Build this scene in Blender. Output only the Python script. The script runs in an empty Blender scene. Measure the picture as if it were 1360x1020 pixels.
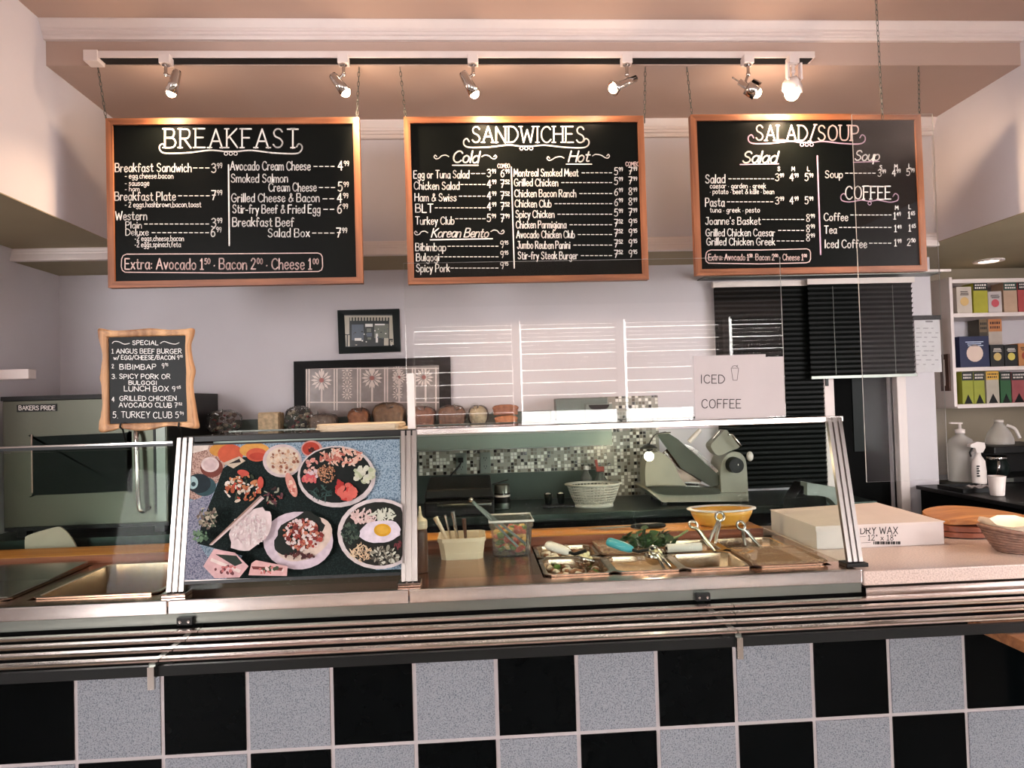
import bpy, math, random
from mathutils import Vector as V, Matrix
R_ = math.radians
sc = bpy.context.scene
col = sc.collection
random.seed(7)
rnd = random.uniform

# ---------------------------------------------------------------- camera
W_PX, H_PX, F_PX, EYE = 1360, 1020, 900.0, 1.45
YAW, PITCH, ROLL = R_(3.31), R_(1.34), R_(1.66)
Fw = V((math.sin(YAW)*math.cos(PITCH), math.cos(YAW)*math.cos(PITCH), math.sin(PITCH)))
Rt0 = V((math.cos(YAW), -math.sin(YAW), 0)); Up0 = Rt0.cross(Fw)
Rt = Rt0*math.cos(ROLL) - Up0*math.sin(ROLL)
Up = Up0*math.cos(ROLL) + Rt0*math.sin(ROLL)
cam_d = bpy.data.cameras.new('camera'); cam = bpy.data.objects.new('camera', cam_d); col.objects.link(cam)
cam_d.sensor_width = 36; cam_d.lens = F_PX/W_PX*36; cam_d.clip_start = .02
mw = Matrix.Identity(4)
for i in range(3):
    mw[i][0], mw[i][1], mw[i][2] = Rt[i], Up[i], -Fw[i]
mw[2][3] = EYE
cam.matrix_world = mw
sc.camera = cam
C0 = V((0, 0, EYE))
def ray(px, py): return Rt*((px-680)/F_PX) - Up*((py-510)/F_PX) + Fw
def PY(px, py, Y):                       # point of the photo on the upright plane at depth Y
    d = ray(px, py); return C0 + d*(Y/d.y)
def PZ(px, py, z):                       # point of the photo on the level plane at height z
    d = ray(px, py); return C0 + d*((z-EYE)/d.z)
def PP(px, py, o, n):                    # point of the photo on the plane through o with normal n
    d = ray(px, py); return C0 + d*((o-C0).dot(n)/d.dot(n))

# ---------------------------------------------------------------- world, lights, exposure
sc.view_settings.view_transform = 'Standard'; sc.view_settings.look = 'None'
sc.view_settings.exposure = 0.5; sc.view_settings.gamma = 1.0; sc.view_settings.use_curve_mapping = False
w = bpy.data.worlds.new('daylight'); sc.world = w; w.use_nodes = True
bg = w.node_tree.nodes['Background']; bg.inputs[0].default_value = (1, .95, .93, 1); bg.inputs[1].default_value = 15.0
def area(name, loc, aim, sx, sy, power, color):
    d = bpy.data.lights.new(name, 'AREA'); d.shape = 'RECTANGLE'; d.size = sx; d.size_y = sy
    d.energy = power; d.color = color
    o = bpy.data.objects.new(name, d); col.objects.link(o); o.location = loc
    o.rotation_euler = (V(aim)-V(loc)).to_track_quat('-Z', 'Y').to_euler()
    return o
area('side_fill_left', (-2.6, -1.25, 1.6), (0, 1.6, 1.6), 1.3, 1.5, 100, (1, .97, .98))  # added fill lamp; the left wall has no window here
area('side_fill_right', (3.3, .9, 1.7), (0, 1.6, 1.5), 1.4, 1.6, 62, (1, .95, .96))  # added fill from the right, before a solid wall
area('overhead_fill', (-.2, .1, 2.88), (-.2, .3, 0), 3.0, 1.6, 16, (1, .9, .84))  # added overhead fill, no fitting modelled for it

# ---------------------------------------------------------------- materials
def lin(c):
    return tuple((x/255/12.92 if x/255 <= .04045 else ((x/255+.055)/1.055)**2.4) for x in c)
def new_mat(name):
    m = bpy.data.materials.new(name); m.use_nodes = True
    nt = m.node_tree; return m, nt, nt.nodes['Principled BSDF']
def N(nt, t, **kw):
    n = nt.nodes.new(t)
    for k, v in kw.items():
        if k in n.inputs: n.inputs[k].default_value = v
        else: setattr(n, k, v)
    return n
def ramp(nt, stops, interp='LINEAR'):
    r = nt.nodes.new('ShaderNodeValToRGB'); e = r.color_ramp; e.interpolation = interp
    while len(e.elements) < len(stops): e.elements.new(.5)
    for el, (p, c) in zip(e.elements, stops): el.position = p; el.color = (*c, 1)
    return r
def mat(name, c, rough=.5, metal=0, var=.06, scale=14, bump=0, alpha=1, spec=.5, coat=0):
    m, nt, b = new_mat(name); c = lin(c)
    tc = N(nt, 'ShaderNodeTexCoord'); no = N(nt, 'ShaderNodeTexNoise', Scale=scale, Detail=4.0)
    nt.links.new(tc.outputs['Object'], no.inputs['Vector'])
    r = ramp(nt, [(.3, tuple(x*(1-var) for x in c)), (.7, tuple(min(1, x*(1+var)) for x in c))])
    nt.links.new(no.outputs['Fac'], r.inputs[0]); nt.links.new(r.outputs[0], b.inputs['Base Color'])
    b.inputs['Roughness'].default_value = rough; b.inputs['Metallic'].default_value = metal
    b.inputs['Specular IOR Level'].default_value = spec; b.inputs['Coat Weight'].default_value = coat
    if bump:
        bp = N(nt, 'ShaderNodeBump', Strength=bump, Distance=.004); nt.links.new(no.outputs['Fac'], bp.inputs['Height'])
        nt.links.new(bp.outputs[0], b.inputs['Normal'])
    return m
def wood(name, dark, light, axis='X', rough=.45, scale=1.0):
    m, nt, b = new_mat(name)
    tc = N(nt, 'ShaderNodeTexCoord'); mp = N(nt, 'ShaderNodeMapping')
    s = {'X': (2, 40, 40), 'Z': (40, 40, 2), 'Y': (40, 2, 40)}[axis]
    mp.inputs['Scale'].default_value = tuple(v*scale for v in s)
    no = N(nt, 'ShaderNodeTexNoise', Scale=1.0, Detail=6.0, Distortion=.6)
    nt.links.new(tc.outputs['Object'], mp.inputs[0]); nt.links.new(mp.outputs[0], no.inputs['Vector'])
    r = ramp(nt, [(.3, lin(dark)), (.52, tuple((a+c)/2 for a, c in zip(lin(dark), lin(light)))), (.7, lin(light))])
    nt.links.new(no.outputs['Fac'], r.inputs[0]); nt.links.new(r.outputs[0], b.inputs['Base Color'])
    b.inputs['Roughness'].default_value = rough
    return m
def steel(name, c, rough=.28, axis='X'):
    m, nt, b = new_mat(name)
    tc = N(nt, 'ShaderNodeTexCoord'); mp = N(nt, 'ShaderNodeMapping')
    mp.inputs['Scale'].default_value = {'X': (1.5, 900, 900), 'Z': (900, 900, 1.5)}[axis]
    no = N(nt, 'ShaderNodeTexNoise', Scale=1.0, Detail=2.0)
    nt.links.new(tc.outputs['Object'], mp.inputs[0]); nt.links.new(mp.outputs[0], no.inputs['Vector'])
    r = ramp(nt, [(.3, (rough*.96,)*3), (.7, (min(1, rough*1.04),)*3)])
    nt.links.new(no.outputs['Fac'], r.inputs[0]); nt.links.new(r.outputs[0], b.inputs['Roughness'])
    b.inputs['Base Color'].default_value = (*lin(c), 1); b.inputs['Metallic'].default_value = 1
    return m
def speckle(name, base, dots, scale=260, th=.62, rough=.4, spec=.5):
    m, nt, b = new_mat(name); b.inputs['Specular IOR Level'].default_value = spec
    tc = N(nt, 'ShaderNodeTexCoord'); no = N(nt, 'ShaderNodeTexNoise', Scale=scale, Detail=2.0)
    nt.links.new(tc.outputs['Object'], no.inputs['Vector'])
    r = ramp(nt, [(.3, tuple(min(1, x*1.18) for x in lin(base))), (.5, lin(base)), (th, lin(dots))])
    nt.links.new(no.outputs['Fac'], r.inputs[0]); nt.links.new(r.outputs[0], b.inputs['Base Color'])
    b.inputs['Roughness'].default_value = rough
    return m
def cells(name, size, stops, rough=.25):
    m, nt, b = new_mat(name)
    tc = N(nt, 'ShaderNodeTexCoord')
    sn = N(nt, 'ShaderNodeVectorMath', operation='SCALE'); sn.inputs['Scale'].default_value = 1/size
    nt.links.new(tc.outputs['Object'], sn.inputs[0])
    fl = N(nt, 'ShaderNodeVectorMath', operation='FLOOR'); nt.links.new(sn.outputs[0], fl.inputs[0])
    mu = N(nt, 'ShaderNodeVectorMath', operation='MULTIPLY'); mu.inputs[1].default_value = (1, 0, 1); nt.links.new(fl.outputs[0], mu.inputs[0])
    wn = N(nt, 'ShaderNodeTexWhiteNoise'); nt.links.new(mu.outputs[0], wn.inputs['Vector'])
    r = ramp(nt, [(p, lin(c)) for p, c in stops], 'CONSTANT'); nt.links.new(wn.outputs['Value'], r.inputs[0])
    fr = N(nt, 'ShaderNodeVectorMath', operation='FRACTION'); nt.links.new(sn.outputs[0], fr.inputs[0])
    sp = N(nt, 'ShaderNodeSeparateXYZ'); nt.links.new(fr.outputs[0], sp.inputs[0])
    g1 = N(nt, 'ShaderNodeMath', operation='GREATER_THAN'); g1.inputs[1].default_value = .16; nt.links.new(sp.outputs[0], g1.inputs[0])
    g2 = N(nt, 'ShaderNodeMath', operation='GREATER_THAN'); g2.inputs[1].default_value = .16; nt.links.new(sp.outputs[2], g2.inputs[0])
    g = N(nt, 'ShaderNodeMath', operation='MULTIPLY'); nt.links.new(g1.outputs[0], g.inputs[0]); nt.links.new(g2.outputs[0], g.inputs[1])
    mx = N(nt, 'ShaderNodeMix', data_type='RGBA'); mx.inputs[6].default_value = (*lin((150, 148, 140)), 1)
    nt.links.new(g.outputs[0], mx.inputs[0]); nt.links.new(r.outputs[0], mx.inputs[7]); nt.links.new(mx.outputs[2], b.inputs['Base Color'])
    b.inputs['Roughness'].default_value = rough
    return m
def clear(name, tint=(1, 1, 1), ior=1.45, haze=0.0, hc=(.9, .85, .83)):
    m = bpy.data.materials.new(name); m.use_nodes = True; nt = m.node_tree; nt.nodes.clear()
    out = N(nt, 'ShaderNodeOutputMaterial'); t = N(nt, 'ShaderNodeBsdfTransparent'); t.inputs[0].default_value = (*tint, 1)
    g = N(nt, 'ShaderNodeBsdfGlossy', Roughness=.01); fr = N(nt, 'ShaderNodeFresnel', IOR=ior); mx = N(nt, 'ShaderNodeMixShader')
    nt.links.new(fr.outputs[0], mx.inputs[0]); nt.links.new(t.outputs[0], mx.inputs[1]); nt.links.new(g.outputs[0], mx.inputs[2])
    last = mx
    if haze:
        d = N(nt, 'ShaderNodeBsdfDiffuse'); d.inputs[0].default_value = (*hc, 1); m2 = N(nt, 'ShaderNodeMixShader'); m2.inputs[0].default_value = haze
        nt.links.new(mx.outputs[0], m2.inputs[1]); nt.links.new(d.outputs[0], m2.inputs[2]); last = m2
    nt.links.new(last.outputs[0], out.inputs[0])
    return m
def glow(name, c, strength):
    m, nt, b = new_mat(name)
    b.inputs['Emission Color'].default_value = (*lin(c), 1); b.inputs['Emission Strength'].default_value = strength
    b.inputs['Base Color'].default_value = (*lin(c), 1)
    return m

m_wall = mat('wall_paint', (208, 203, 208), .7, var=.03, scale=3)
m_ceil = mat('ceiling_paint', (186, 162, 150), .75, var=.03, scale=3)
m_trim = mat('white_trim', (226, 214, 210), .45, var=.02)
m_soffit_shade = mat('soffit_shade', (150, 139, 112), .75, var=.04, scale=4)  # dark olive puts the shade of the undersides into the colour
m_floor = mat('vinyl_floor', (120, 108, 98), .5, var=.1)
m_oak = wood('oak_frame', (104, 58, 36), (176, 112, 74), 'X')
m_oakv = wood('oak_frame_upright', (104, 58, 36), (176, 112, 74), 'Z')
m_carve = wood('carved_wood', (120, 74, 44), (220, 172, 124), 'Z', .5, .7)
m_board = mat('chalkboard', (10, 13, 12), .34, var=.15, scale=5, spec=.1)
m_chalk = mat('chalk_white', (240, 238, 235), .8, var=.05, scale=60)
m_chalkp = mat('chalk_pink', (226, 200, 196), .8, var=.05, scale=60)
m_chalkm = mat('chalk_mauve', (206, 172, 196), .8, var=.05, scale=60)
m_steel = steel('brushed_steel', (206, 202, 200), .2)
m_steeld = steel('dark_steel', (112, 116, 110), .35)
m_steelv = steel('upright_steel', (160, 154, 150), .3, 'Z')
m_chrome = mat('chrome', (205, 200, 196), .12, 1, 0)
m_black = mat('black_plastic', (12, 13, 13), .4, var=.1, spec=.3)
m_blackm = mat('black_matt', (7, 8, 8), .8, var=.1, spec=.08)
m_tilek = mat('black_tile', (4, 6, 7), .1, var=.1, spec=.06)
m_tilew = speckle('speckled_tile', (132, 135, 142), (76, 84, 94), 260, .7, .4)
m_grout = mat('white_grout', (176, 167, 168), .8, var=.03, scale=60)
m_lam = speckle('speckled_laminate', (186, 166, 156), (160, 142, 134), 200, .7, .3)
m_chop = wood('chopping_board', (168, 104, 40), (212, 148, 66), 'X', .5)
m_chopd = wood('chopping_board_edge', (112, 58, 40), (158, 88, 58), 'X', .55)
m_clear = clear('clear_acrylic', (.985, .99, .985))
m_glass = clear('guard_glass', (.9, .95, .92), 1.1)
m_edge = mat('acrylic_edge', (214, 212, 208), .3, var=.02)
m_white = mat('white_plastic', (224, 214, 208), .4, var=.02)
m_paper = mat('paper', (180, 171, 170), .8, var=.02)
m_ink = mat('ink', (20, 18, 18), .7)
m_mosaic = cells('mosaic_tiles', .0172, [(0, (150, 146, 136)), (.34, (226, 222, 212)), (.56, (120, 116, 104)), (.72, (96, 88, 76)), (.82, (22, 20, 18)), (.94, (236, 232, 226))])

# ---------------------------------------------------------------- mesh helpers
def smooth(pts, k=5, closed=False):
    n = len(pts)
    if n < 3: return [tuple(p) for p in pts]
    out = []
    rng = range(n) if closed else range(n-1)
    for i in rng:
        if closed: a, b, c, d = pts[(i-1) % n], pts[i], pts[(i+1) % n], pts[(i+2) % n]
        else: a, b, c, d = pts[max(i-1, 0)], pts[i], pts[i+1], pts[min(i+2, n-1)]
        for j in range(k):
            t = j/k
            out.append(tuple(.5*(2*q + (r-p)*t + (2*p-5*q+4*r-s)*t*t + (3*q-p-3*r+s)*t**3) for p, q, r, s in zip(a, b, c, d)))
    if not closed: out.append(tuple(pts[-1]))
    return out
class MB:
    def __init__(s): s.v = []; s.f = []; s.m = []; s.s = []
    def add(s, vs, fs, m=0, sm=False):
        o = len(s.v); s.v += [tuple(v) for v in vs]
        for f in fs: s.f.append([i+o for i in f]); s.m.append(m); s.s.append(sm)
        return s
    def box(s, x0, x1, y0, y1, z0, z1, m=0):
        return s.add([(x0,y0,z0),(x1,y0,z0),(x1,y1,z0),(x0,y1,z0),(x0,y0,z1),(x1,y0,z1),(x1,y1,z1),(x0,y1,z1)],
              [(0,3,2,1),(4,5,6,7),(0,1,5,4),(1,2,6,5),(2,3,7,6),(3,0,4,7)], m)
    def hexa(s, b, t, m=0):              # bottom ring of four points, top ring of four
        return s.add(list(b)+list(t), [(0,3,2,1),(4,5,6,7),(0,1,5,4),(1,2,6,5),(2,3,7,6),(3,0,4,7)], m)
    def obox(s, c, u, v, w, m=0):        # centre and three half-axis vectors
        c, u, v, w = V(c), V(u), V(v), V(w)
        return s.hexa([c-u-v-w, c+u-v-w, c+u+v-w, c-u+v-w], [c-u-v+w, c+u-v+w, c+u+v+w, c-u+v+w], m)
    def bar(s, p0, p1, a, b, m=0, up=(0, 0, 1)):   # rectangular bar between two points
        p0, p1 = V(p0), V(p1); d = (p1-p0); u = d.normalized()
        q = V(up) if abs(u.dot(V(up))) < .95 else V((0, 1, 0))
        r = u.cross(q).normalized(); t = r.cross(u)
        return s.obox((p0+p1)/2, r*a/2, t*b/2, d/2, m)
    def ring(s, p, ax, r, n):
        ax = V(ax).normalized(); q = V((0, 0, 1)) if abs(ax.z) < .9 else V((0, 1, 0))
        e = ax.cross(q).normalized(); g = ax.cross(e)
        return [tuple(V(p) + e*(r*math.cos(2*math.pi*i/n)) + g*(r*math.sin(2*math.pi*i/n))) for i in range(n)]
    def cyl(s, p0, p1, r0, r1=None, n=16, m=0, caps=True, sm=True):
        r1 = r0 if r1 is None else r1; ax = V(p1)-V(p0); o = len(s.v)
        vs = s.ring(p0, ax, r0, n)+s.ring(p1, ax, r1, n)
        s.add(vs, [(i, (i+1) % n, n+(i+1) % n, n+i) for i in range(n)], m, sm)
        if caps: s.add(vs, [tuple(range(n))[::-1], tuple(range(n, 2*n))], m)
        return s
    def tube(s, pts, r, n=8, m=0, closed=False):
        pts = [V(p) for p in pts]; k = len(pts); rs = r if isinstance(r, (list, tuple)) else [r]*k; vs = []
        e = None
        for i, p in enumerate(pts):
            a = pts[(i-1) % k] if (closed or i) else p; b = pts[(i+1) % k] if (closed or i < k-1) else p
            t = (b-a).normalized()
            if e is None:
                q = V((0, 0, 1)) if abs(t.z) < .9 else V((0, 1, 0)); e = t.cross(q).normalized()
            else:
                e = e - t*e.dot(t)
                e = e.normalized() if e.length > 1e-6 else t.orthogonal().normalized()
            g = t.cross(e)
            vs += [p + e*(rs[i]*math.cos(2*math.pi*j/n)) + g*(rs[i]*math.sin(2*math.pi*j/n)) for j in range(n)]
        fs = []
        for i in range(k if closed else k-1):
            A, B = i*n, ((i+1) % k)*n
            fs += [(A+j, A+(j+1) % n, B+(j+1) % n, B+j) for j in range(n)]
        s.add(vs, fs, m, True)
        if not closed: s.add(vs, [tuple(range(n))[::-1], tuple(range((k-1)*n, k*n))], m)
        return s
    def lathe(s, prof, c, n=28, m=0, ax=(0, 0, 1), sx=1, sy=1):
        c = V(c); ax = V(ax).normalized(); q = V((1, 0, 0)) if abs(ax.x) < .9 else V((0, 1, 0))
        e = (q-ax*q.dot(ax)).normalized(); g = ax.cross(e); vs = []
        for r, h in prof: vs += [c+ax*h+e*(r*sx*math.cos(2*math.pi*j/n))+g*(r*sy*math.sin(2*math.pi*j/n)) for j in range(n)]
        fs = []
        for i in range(len(prof)-1): fs += [(i*n+j, i*n+(j+1) % n, (i+1)*n+(j+1) % n, (i+1)*n+j) for j in range(n)]
        return s.add(vs, fs, m, True)
    def ball(s, c, rx, ry=None, rz=None, m=0, n=16, k=10, jit=0, sq=1):
        ry = rx if ry is None else ry; rz = rx if rz is None else rz; vs = []; fs = []
        pw = lambda x: math.copysign(abs(x)**sq, x)
        for i in range(k+1):
            th = math.pi*i/k
            for j in range(n):
                ph = 2*math.pi*j/n; q = 1+(rnd(-jit, jit) if 0 < i < k else 0)
                vs.append((c[0]+rx*q*pw(math.sin(th))*pw(math.cos(ph)), c[1]+ry*q*pw(math.sin(th))*pw(math.sin(ph)), c[2]+rz*q*pw(math.cos(th))))
        for i in range(k):
            for j in range(n): fs.append((i*n+j, (i+1)*n+j, (i+1)*n+(j+1) % n, i*n+(j+1) % n))
        return s.add(vs, fs, m, True)
    def prism(s, pts, d, m=0, sm=False):  # closed loop of 3-D points extruded by vector d
        n = len(pts); d = V(d); a = [V(p) for p in pts]
        s.add(a+[p+d for p in a], [tuple(range(n)), tuple(range(n, 2*n))[::-1]], m)
        return s.add(a+[p+d for p in a], [(i, n+i, n+(i+1) % n, (i+1) % n) for i in range(n)], m, sm)
    def build(s, name, mats, parent=None, bevel=0, origin=None, seg=2):
        me = bpy.data.meshes.new(name)
        root = parent
        while root is not None and root.parent is not None: root = root.parent
        if root is not None: o_ = V(root.location)
        elif origin is not None: o_ = V(origin)
        else:
            xs, ys, zs = zip(*s.v); o_ = V(((min(xs)+max(xs))/2, (min(ys)+max(ys))/2, min(zs)))
        me.from_pydata([tuple(V(v)-o_) for v in s.v], [], s.f)
        for m in (mats if isinstance(mats, (list, tuple)) else [mats]): me.materials.append(m)
        me.polygons.foreach_set('material_index', s.m); me.polygons.foreach_set('use_smooth', s.s); me.update()
        o = bpy.data.objects.new(name, me); col.objects.link(o)
        if parent is not None: o.parent = parent
        else: o.location = o_
        if bevel:
            b = o.modifiers.new('bevel', 'BEVEL'); b.width = bevel; b.segments = seg; b.limit_method = 'ANGLE'; b.angle_limit = R_(40)
        return o
def tag(o, label=None, cat=None, group=None, kind=None):
    for k, v in (('label', label), ('category', cat), ('group', group), ('kind', kind)):
        if v: o[k] = v
    return o
def thing(name, loc, label, cat, group=None):
    o = bpy.data.objects.new(name, None); col.objects.link(o); o.location = loc; o.empty_display_size = .05
    bpy.context.view_layer.update()
    return tag(o, label, cat, group)
def struct(o): o['kind'] = 'structure'; return o
def bx(name, m, x0, x1, y0, y1, z0, z1, parent=None, bevel=0):
    return MB().box(x0, x1, y0, y1, z0, z1).build(name, m, parent, bevel)

# ---------------------------------------------------------------- hand lettering: single strokes drawn with a round marker
GL = {}
def gl(t):
    for ln in t.strip().split('\n'):
        ch, w_, st = ln.split(' ', 2); ss = []
        for q in st.split(';'):
            sm = q[0] == '~'; pts = [tuple(float(a) for a in p.split(',')) for p in q.lstrip('~').split()]
            ss.append(smooth(pts, 4) if sm else pts)
        GL[ch] = (float(w_), ss)
gl('''A .66 0,0 .33,1 .66,0;.12,.36 .54,.36
B .56 0,0 0,1;~0,1 .4,.98 .48,.77 .38,.56 0,.53;~0,.53 .42,.5 .56,.27 .42,.03 0,0
C .62 ~.6,.82 .45,.98 .22,.96 .03,.7 .03,.3 .22,.04 .45,.02 .62,.18
D .6 0,0 0,1;~0,1 .35,.96 .6,.65 .6,.35 .35,.04 0,0
E .5 0,0 0,1;0,1 .48,1;0,.53 .4,.53;0,0 .5,0
F .48 0,0 0,1;0,1 .48,1;0,.53 .38,.53
G .66 ~.6,.82 .45,.98 .22,.96 .03,.7 .03,.3 .22,.04 .45,.02 .62,.2 .62,.45;.38,.45 .64,.45
H .58 0,0 0,1;.58,0 .58,1;0,.52 .58,.52
I .1 .05,0 .05,1
J .45 ~.4,1 .4,.3 .32,.05 .15,.02 .02,.2;.15,1 .48,1
K .56 0,0 0,1;.52,1 0,.45;.14,.58 .56,0
L .46 0,1 0,0;0,0 .46,0
M .72 0,0 .06,1 .36,.3 .66,1 .72,0
N .6 0,0 0,1 .6,0 .6,1
O .68 ~.34,1 .1,.85 .02,.5 .1,.15 .34,0 .58,.15 .66,.5 .58,.85 .34,1
P .52 0,0 0,1;~0,1 .4,.98 .52,.75 .4,.5 0,.46
R .56 0,0 0,1;~0,1 .4,.98 .5,.76 .38,.52 0,.5;.2,.5 .56,0
S .52 ~.48,.84 .36,.98 .16,.97 .05,.8 .12,.6 .38,.46 .5,.25 .38,.04 .16,.02 .02,.16
T .56 .28,0 .28,1;0,1 .56,1
U .6 ~0,1 0,.35 .1,.06 .3,0 .5,.06 .6,.35 .6,1
V .6 0,1 .3,0 .6,1
W .86 0,1 .2,0 .43,.8 .66,0 .86,1
X .56 0,0 .56,1;0,1 .56,0
Y .56 0,1 .28,.5 .56,1;.28,.5 .28,0
Z .5 0,1 .5,1 0,0 .5,0
a .46 ~.42,.52 .25,.62 .06,.48 .03,.2 .16,0 .32,.06 .42,.3;.43,.6 .43,.1 .48,0
b .44 0,1 0,0;~0,.42 .16,.6 .36,.55 .44,.3 .36,.06 .16,0 0,.12
c .4 ~.38,.5 .25,.62 .08,.52 .02,.28 .1,.05 .25,0 .4,.1
d .46 .44,1 .44,0;~.44,.46 .28,.62 .08,.52 .02,.26 .12,.02 .3,.03 .44,.2
e .42 ~.03,.32 .4,.36 .36,.56 .22,.62 .06,.5 .03,.2 .15,.01 .28,0 .42,.12
f .34 ~.36,.9 .24,1 .13,.9 .12,.6 .12,0;0,.58 .3,.58
g .44 ~.42,.52 .25,.62 .06,.48 .04,.22 .18,.05 .34,.12 .42,.35;~.43,.6 .43,-.1 .34,-.32 .16,-.32 .04,-.2
h .42 0,1 0,0;~0,.38 .14,.58 .32,.58 .4,.42 .41,0
i .08 .04,.6 .04,0;.04,.82 .04,.88
j .16 ~.14,.6 .14,-.15 .06,-.3 -.06,-.28;.14,.82 .14,.88
k .4 0,1 0,0;.36,.6 0,.26;.12,.36 .4,0
l .06 .03,1 .03,0
m .66 0,.6 0,0;~0,.4 .12,.58 .26,.58 .32,.42 .33,0;~.33,.4 .45,.58 .58,.58 .65,.42 .66,0
n .42 0,.6 0,0;~0,.38 .14,.58 .32,.58 .4,.42 .41,0
o .46 ~.23,.62 .06,.5 .02,.3 .08,.08 .23,0 .38,.08 .44,.3 .4,.5 .23,.62
p .44 0,.6 0,-.35;~0,.42 .16,.6 .36,.55 .44,.3 .36,.06 .16,0 0,.12
q .46 .44,.6 .44,-.35;~.44,.46 .28,.62 .08,.52 .02,.26 .12,.02 .3,.03 .44,.2
r .3 0,.6 0,0;~0,.34 .1,.54 .2,.6 .3,.56
s .38 ~.36,.52 .24,.62 .09,.58 .06,.44 .3,.26 .34,.12 .22,0 .08,.02 0,.1
t .34 ~.14,.9 .14,.2 .2,.02 .34,.04;0,.62 .3,.62
u .42 ~0,.6 0,.2 .1,.02 .26,.03 .4,.25;.41,.6 .41,0
v .4 0,.6 .2,0 .4,.6
w .58 0,.6 .14,0 .29,.5 .44,0 .58,.6
x .4 0,0 .38,.6;.02,.6 .4,0
y .4 0,.6 .2,.05;.4,.6 .1,-.34
z .38 0,.6 .36,.6 0,0 .38,0
0 .5 ~.25,1 .06,.8 .02,.5 .06,.2 .25,0 .44,.2 .48,.5 .44,.8 .25,1
1 .3 .02,.8 .16,1 .16,0;0,0 .32,0
2 .48 ~.03,.78 .14,.97 .34,.97 .44,.76 .3,.45 0,0;0,0 .48,0
3 .46 ~.03,.88 .2,1 .4,.9 .4,.66 .18,.54;~.18,.54 .44,.44 .44,.14 .22,0 0,.12
4 .5 .36,0 .36,1 0,.34 .5,.34
5 .46 .42,1 .08,1 .05,.56;~.05,.56 .25,.64 .44,.5 .42,.15 .22,0 .01,.1
6 .46 ~.4,.95 .15,.75 .03,.35 .12,.04 .3,0 .45,.2 .38,.48 .2,.54 .05,.35
7 .46 0,1 .46,1 .16,0;.1,.5 .42,.5
8 .46 ~.23,.54 .05,.72 .08,.93 .23,1 .38,.93 .41,.72 .23,.54 .03,.3 .06,.07 .23,0 .4,.07 .43,.3 .23,.54
9 .46 ~.42,.9 .25,1 .06,.85 .06,.6 .25,.48 .42,.65 .43,.9;~.43,.9 .42,.4 .3,0
- .3 .02,.36 .28,.36
. .1 .04,.02 .06,.02
, .1 .06,.04 .02,-.1
: .1 .05,.12 .05,.16;.05,.5 .05,.54
/ .4 0,-.05 .4,1.05
' .1 .05,1 .04,.78
" .2 .04,1 .04,.78;.16,1 .16,.78
& .6 ~.6,.1 .25,.7 .25,.95 .4,.95 .42,.75 .1,.4 .06,.12 .22,0 .42,.08 .58,.42
* .12 .04,.3 .07,.33''')
def twidth(t, gap):
    x = 0; sup = False
    for ch in t:
        if ch == '^': sup = True; continue
        if ch == ' ': x += .32; sup = False; continue
        x += (GL[ch][0]+gap)*(.52 if sup else 1)
    return x-gap
def text(mb, P, t, x0, x1, base, cap, wd=None, m=0, gap=.17, slant=0, serif=False, jig=.012):
    """letters of a line in photo pixels on a surface; P turns (px, py) into a point of that surface"""
    kx = (x1-x0)/twidth(t, gap) if x1 else cap
    wd = wd or cap*(.13 if cap > 8 else .115); x = 0; sup = False
    for ch in t:
        if ch == '^': sup = True; continue
        if ch == ' ': x += .32; sup = False; continue
        gw, ss = GL[ch]; k = .52 if sup else 1; dy = .5 if sup else 0; j = rnd(-jig, jig)*2
        for st in ss:
            ink(mb, P, [(x0+kx*(x+k*(a+slant*b)), base-cap*(dy+j+k*b)) for a, b in st], wd*(.75 if sup else 1), m)
            if serif:
                for (a, b), (c, d) in ((st[0], st[1]), (st[-1], st[-2])):
                    if abs(a-c) < .4*abs(b-d)+.001 and (b < .06 or b > .94):
                        ink(mb, P, [(x0+kx*(x+a-.11), base-cap*b), (x0+kx*(x+a+.11), base-cap*b)], wd*.9, m)
        x += (gw+gap)*k
    return mb
def ink(mb, P, pts, wd, m=0):
    h = wd/2; n = 7
    for (ax, ay), (cx, cy) in zip(pts[:-1], pts[1:]):
        L = math.hypot(cx-ax, cy-ay) or 1e-6; ux, uy = (cx-ax)/L*h, (cy-ay)/L*h
        mb.add([P(ax-uy, ay+ux), P(cx-uy, cy+ux), P(cx+uy, cy-ux), P(ax+uy, ay-ux)], [(0, 1, 2, 3)], m)
    for i, (ax, ay) in enumerate(pts):
        if 0 < i < len(pts)-1 and h < .55: continue
        mb.add([P(ax+h*math.cos(2*math.pi*k/n), ay+h*math.sin(2*math.pi*k/n)) for k in range(n)], [tuple(range(n))], m)
def dashes(mb, P, x0, x1, y, wd=1.1, m=0, pitch=6.6):
    n = max(2, int((x1-x0)/pitch)); p = (x1-x0)/n
    for i in range(n): ink(mb, P, [(x0+i*p+.8, y), (x0+(i+.62)*p+.8, y)], wd, m)
def swash(mb, P, x0, x1, y, drop, wd, m=0, loops=3):
    c = (x0+x1)/2; g = loops*3.2
    ink(mb, P, smooth([(x0+6, y-5), (x0+3, y-9), (x0-1, y-6), (x0, y), (x0+8, y+drop*.7), (x0+(c-x0)*.4, y+drop*.55), (x0+(c-x0)*.7, y-drop*.1), (c-g, y+1)], 5), wd, m)
    ink(mb, P, smooth([(x1-6, y-5), (x1-3, y-9), (x1+1, y-6), (x1, y), (x1-8, y+drop*.8), (x1-(x1-c)*.4, y+drop*.6), (x1-(x1-c)*.7, y-drop*.05), (c+g, y+1)], 5), wd, m)
    ink(mb, P, [(c-g, y+1), (c+g, y+1)], wd*.8, m)
    for i in range(loops):
        cx = c+(i-(loops-1)/2)*6.4
        ink(mb, P, [(cx+2.3*math.cos(t*.7), y+4+2.3*math.sin(t*.7)) for t in range(10)], wd*.6, m)
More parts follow.
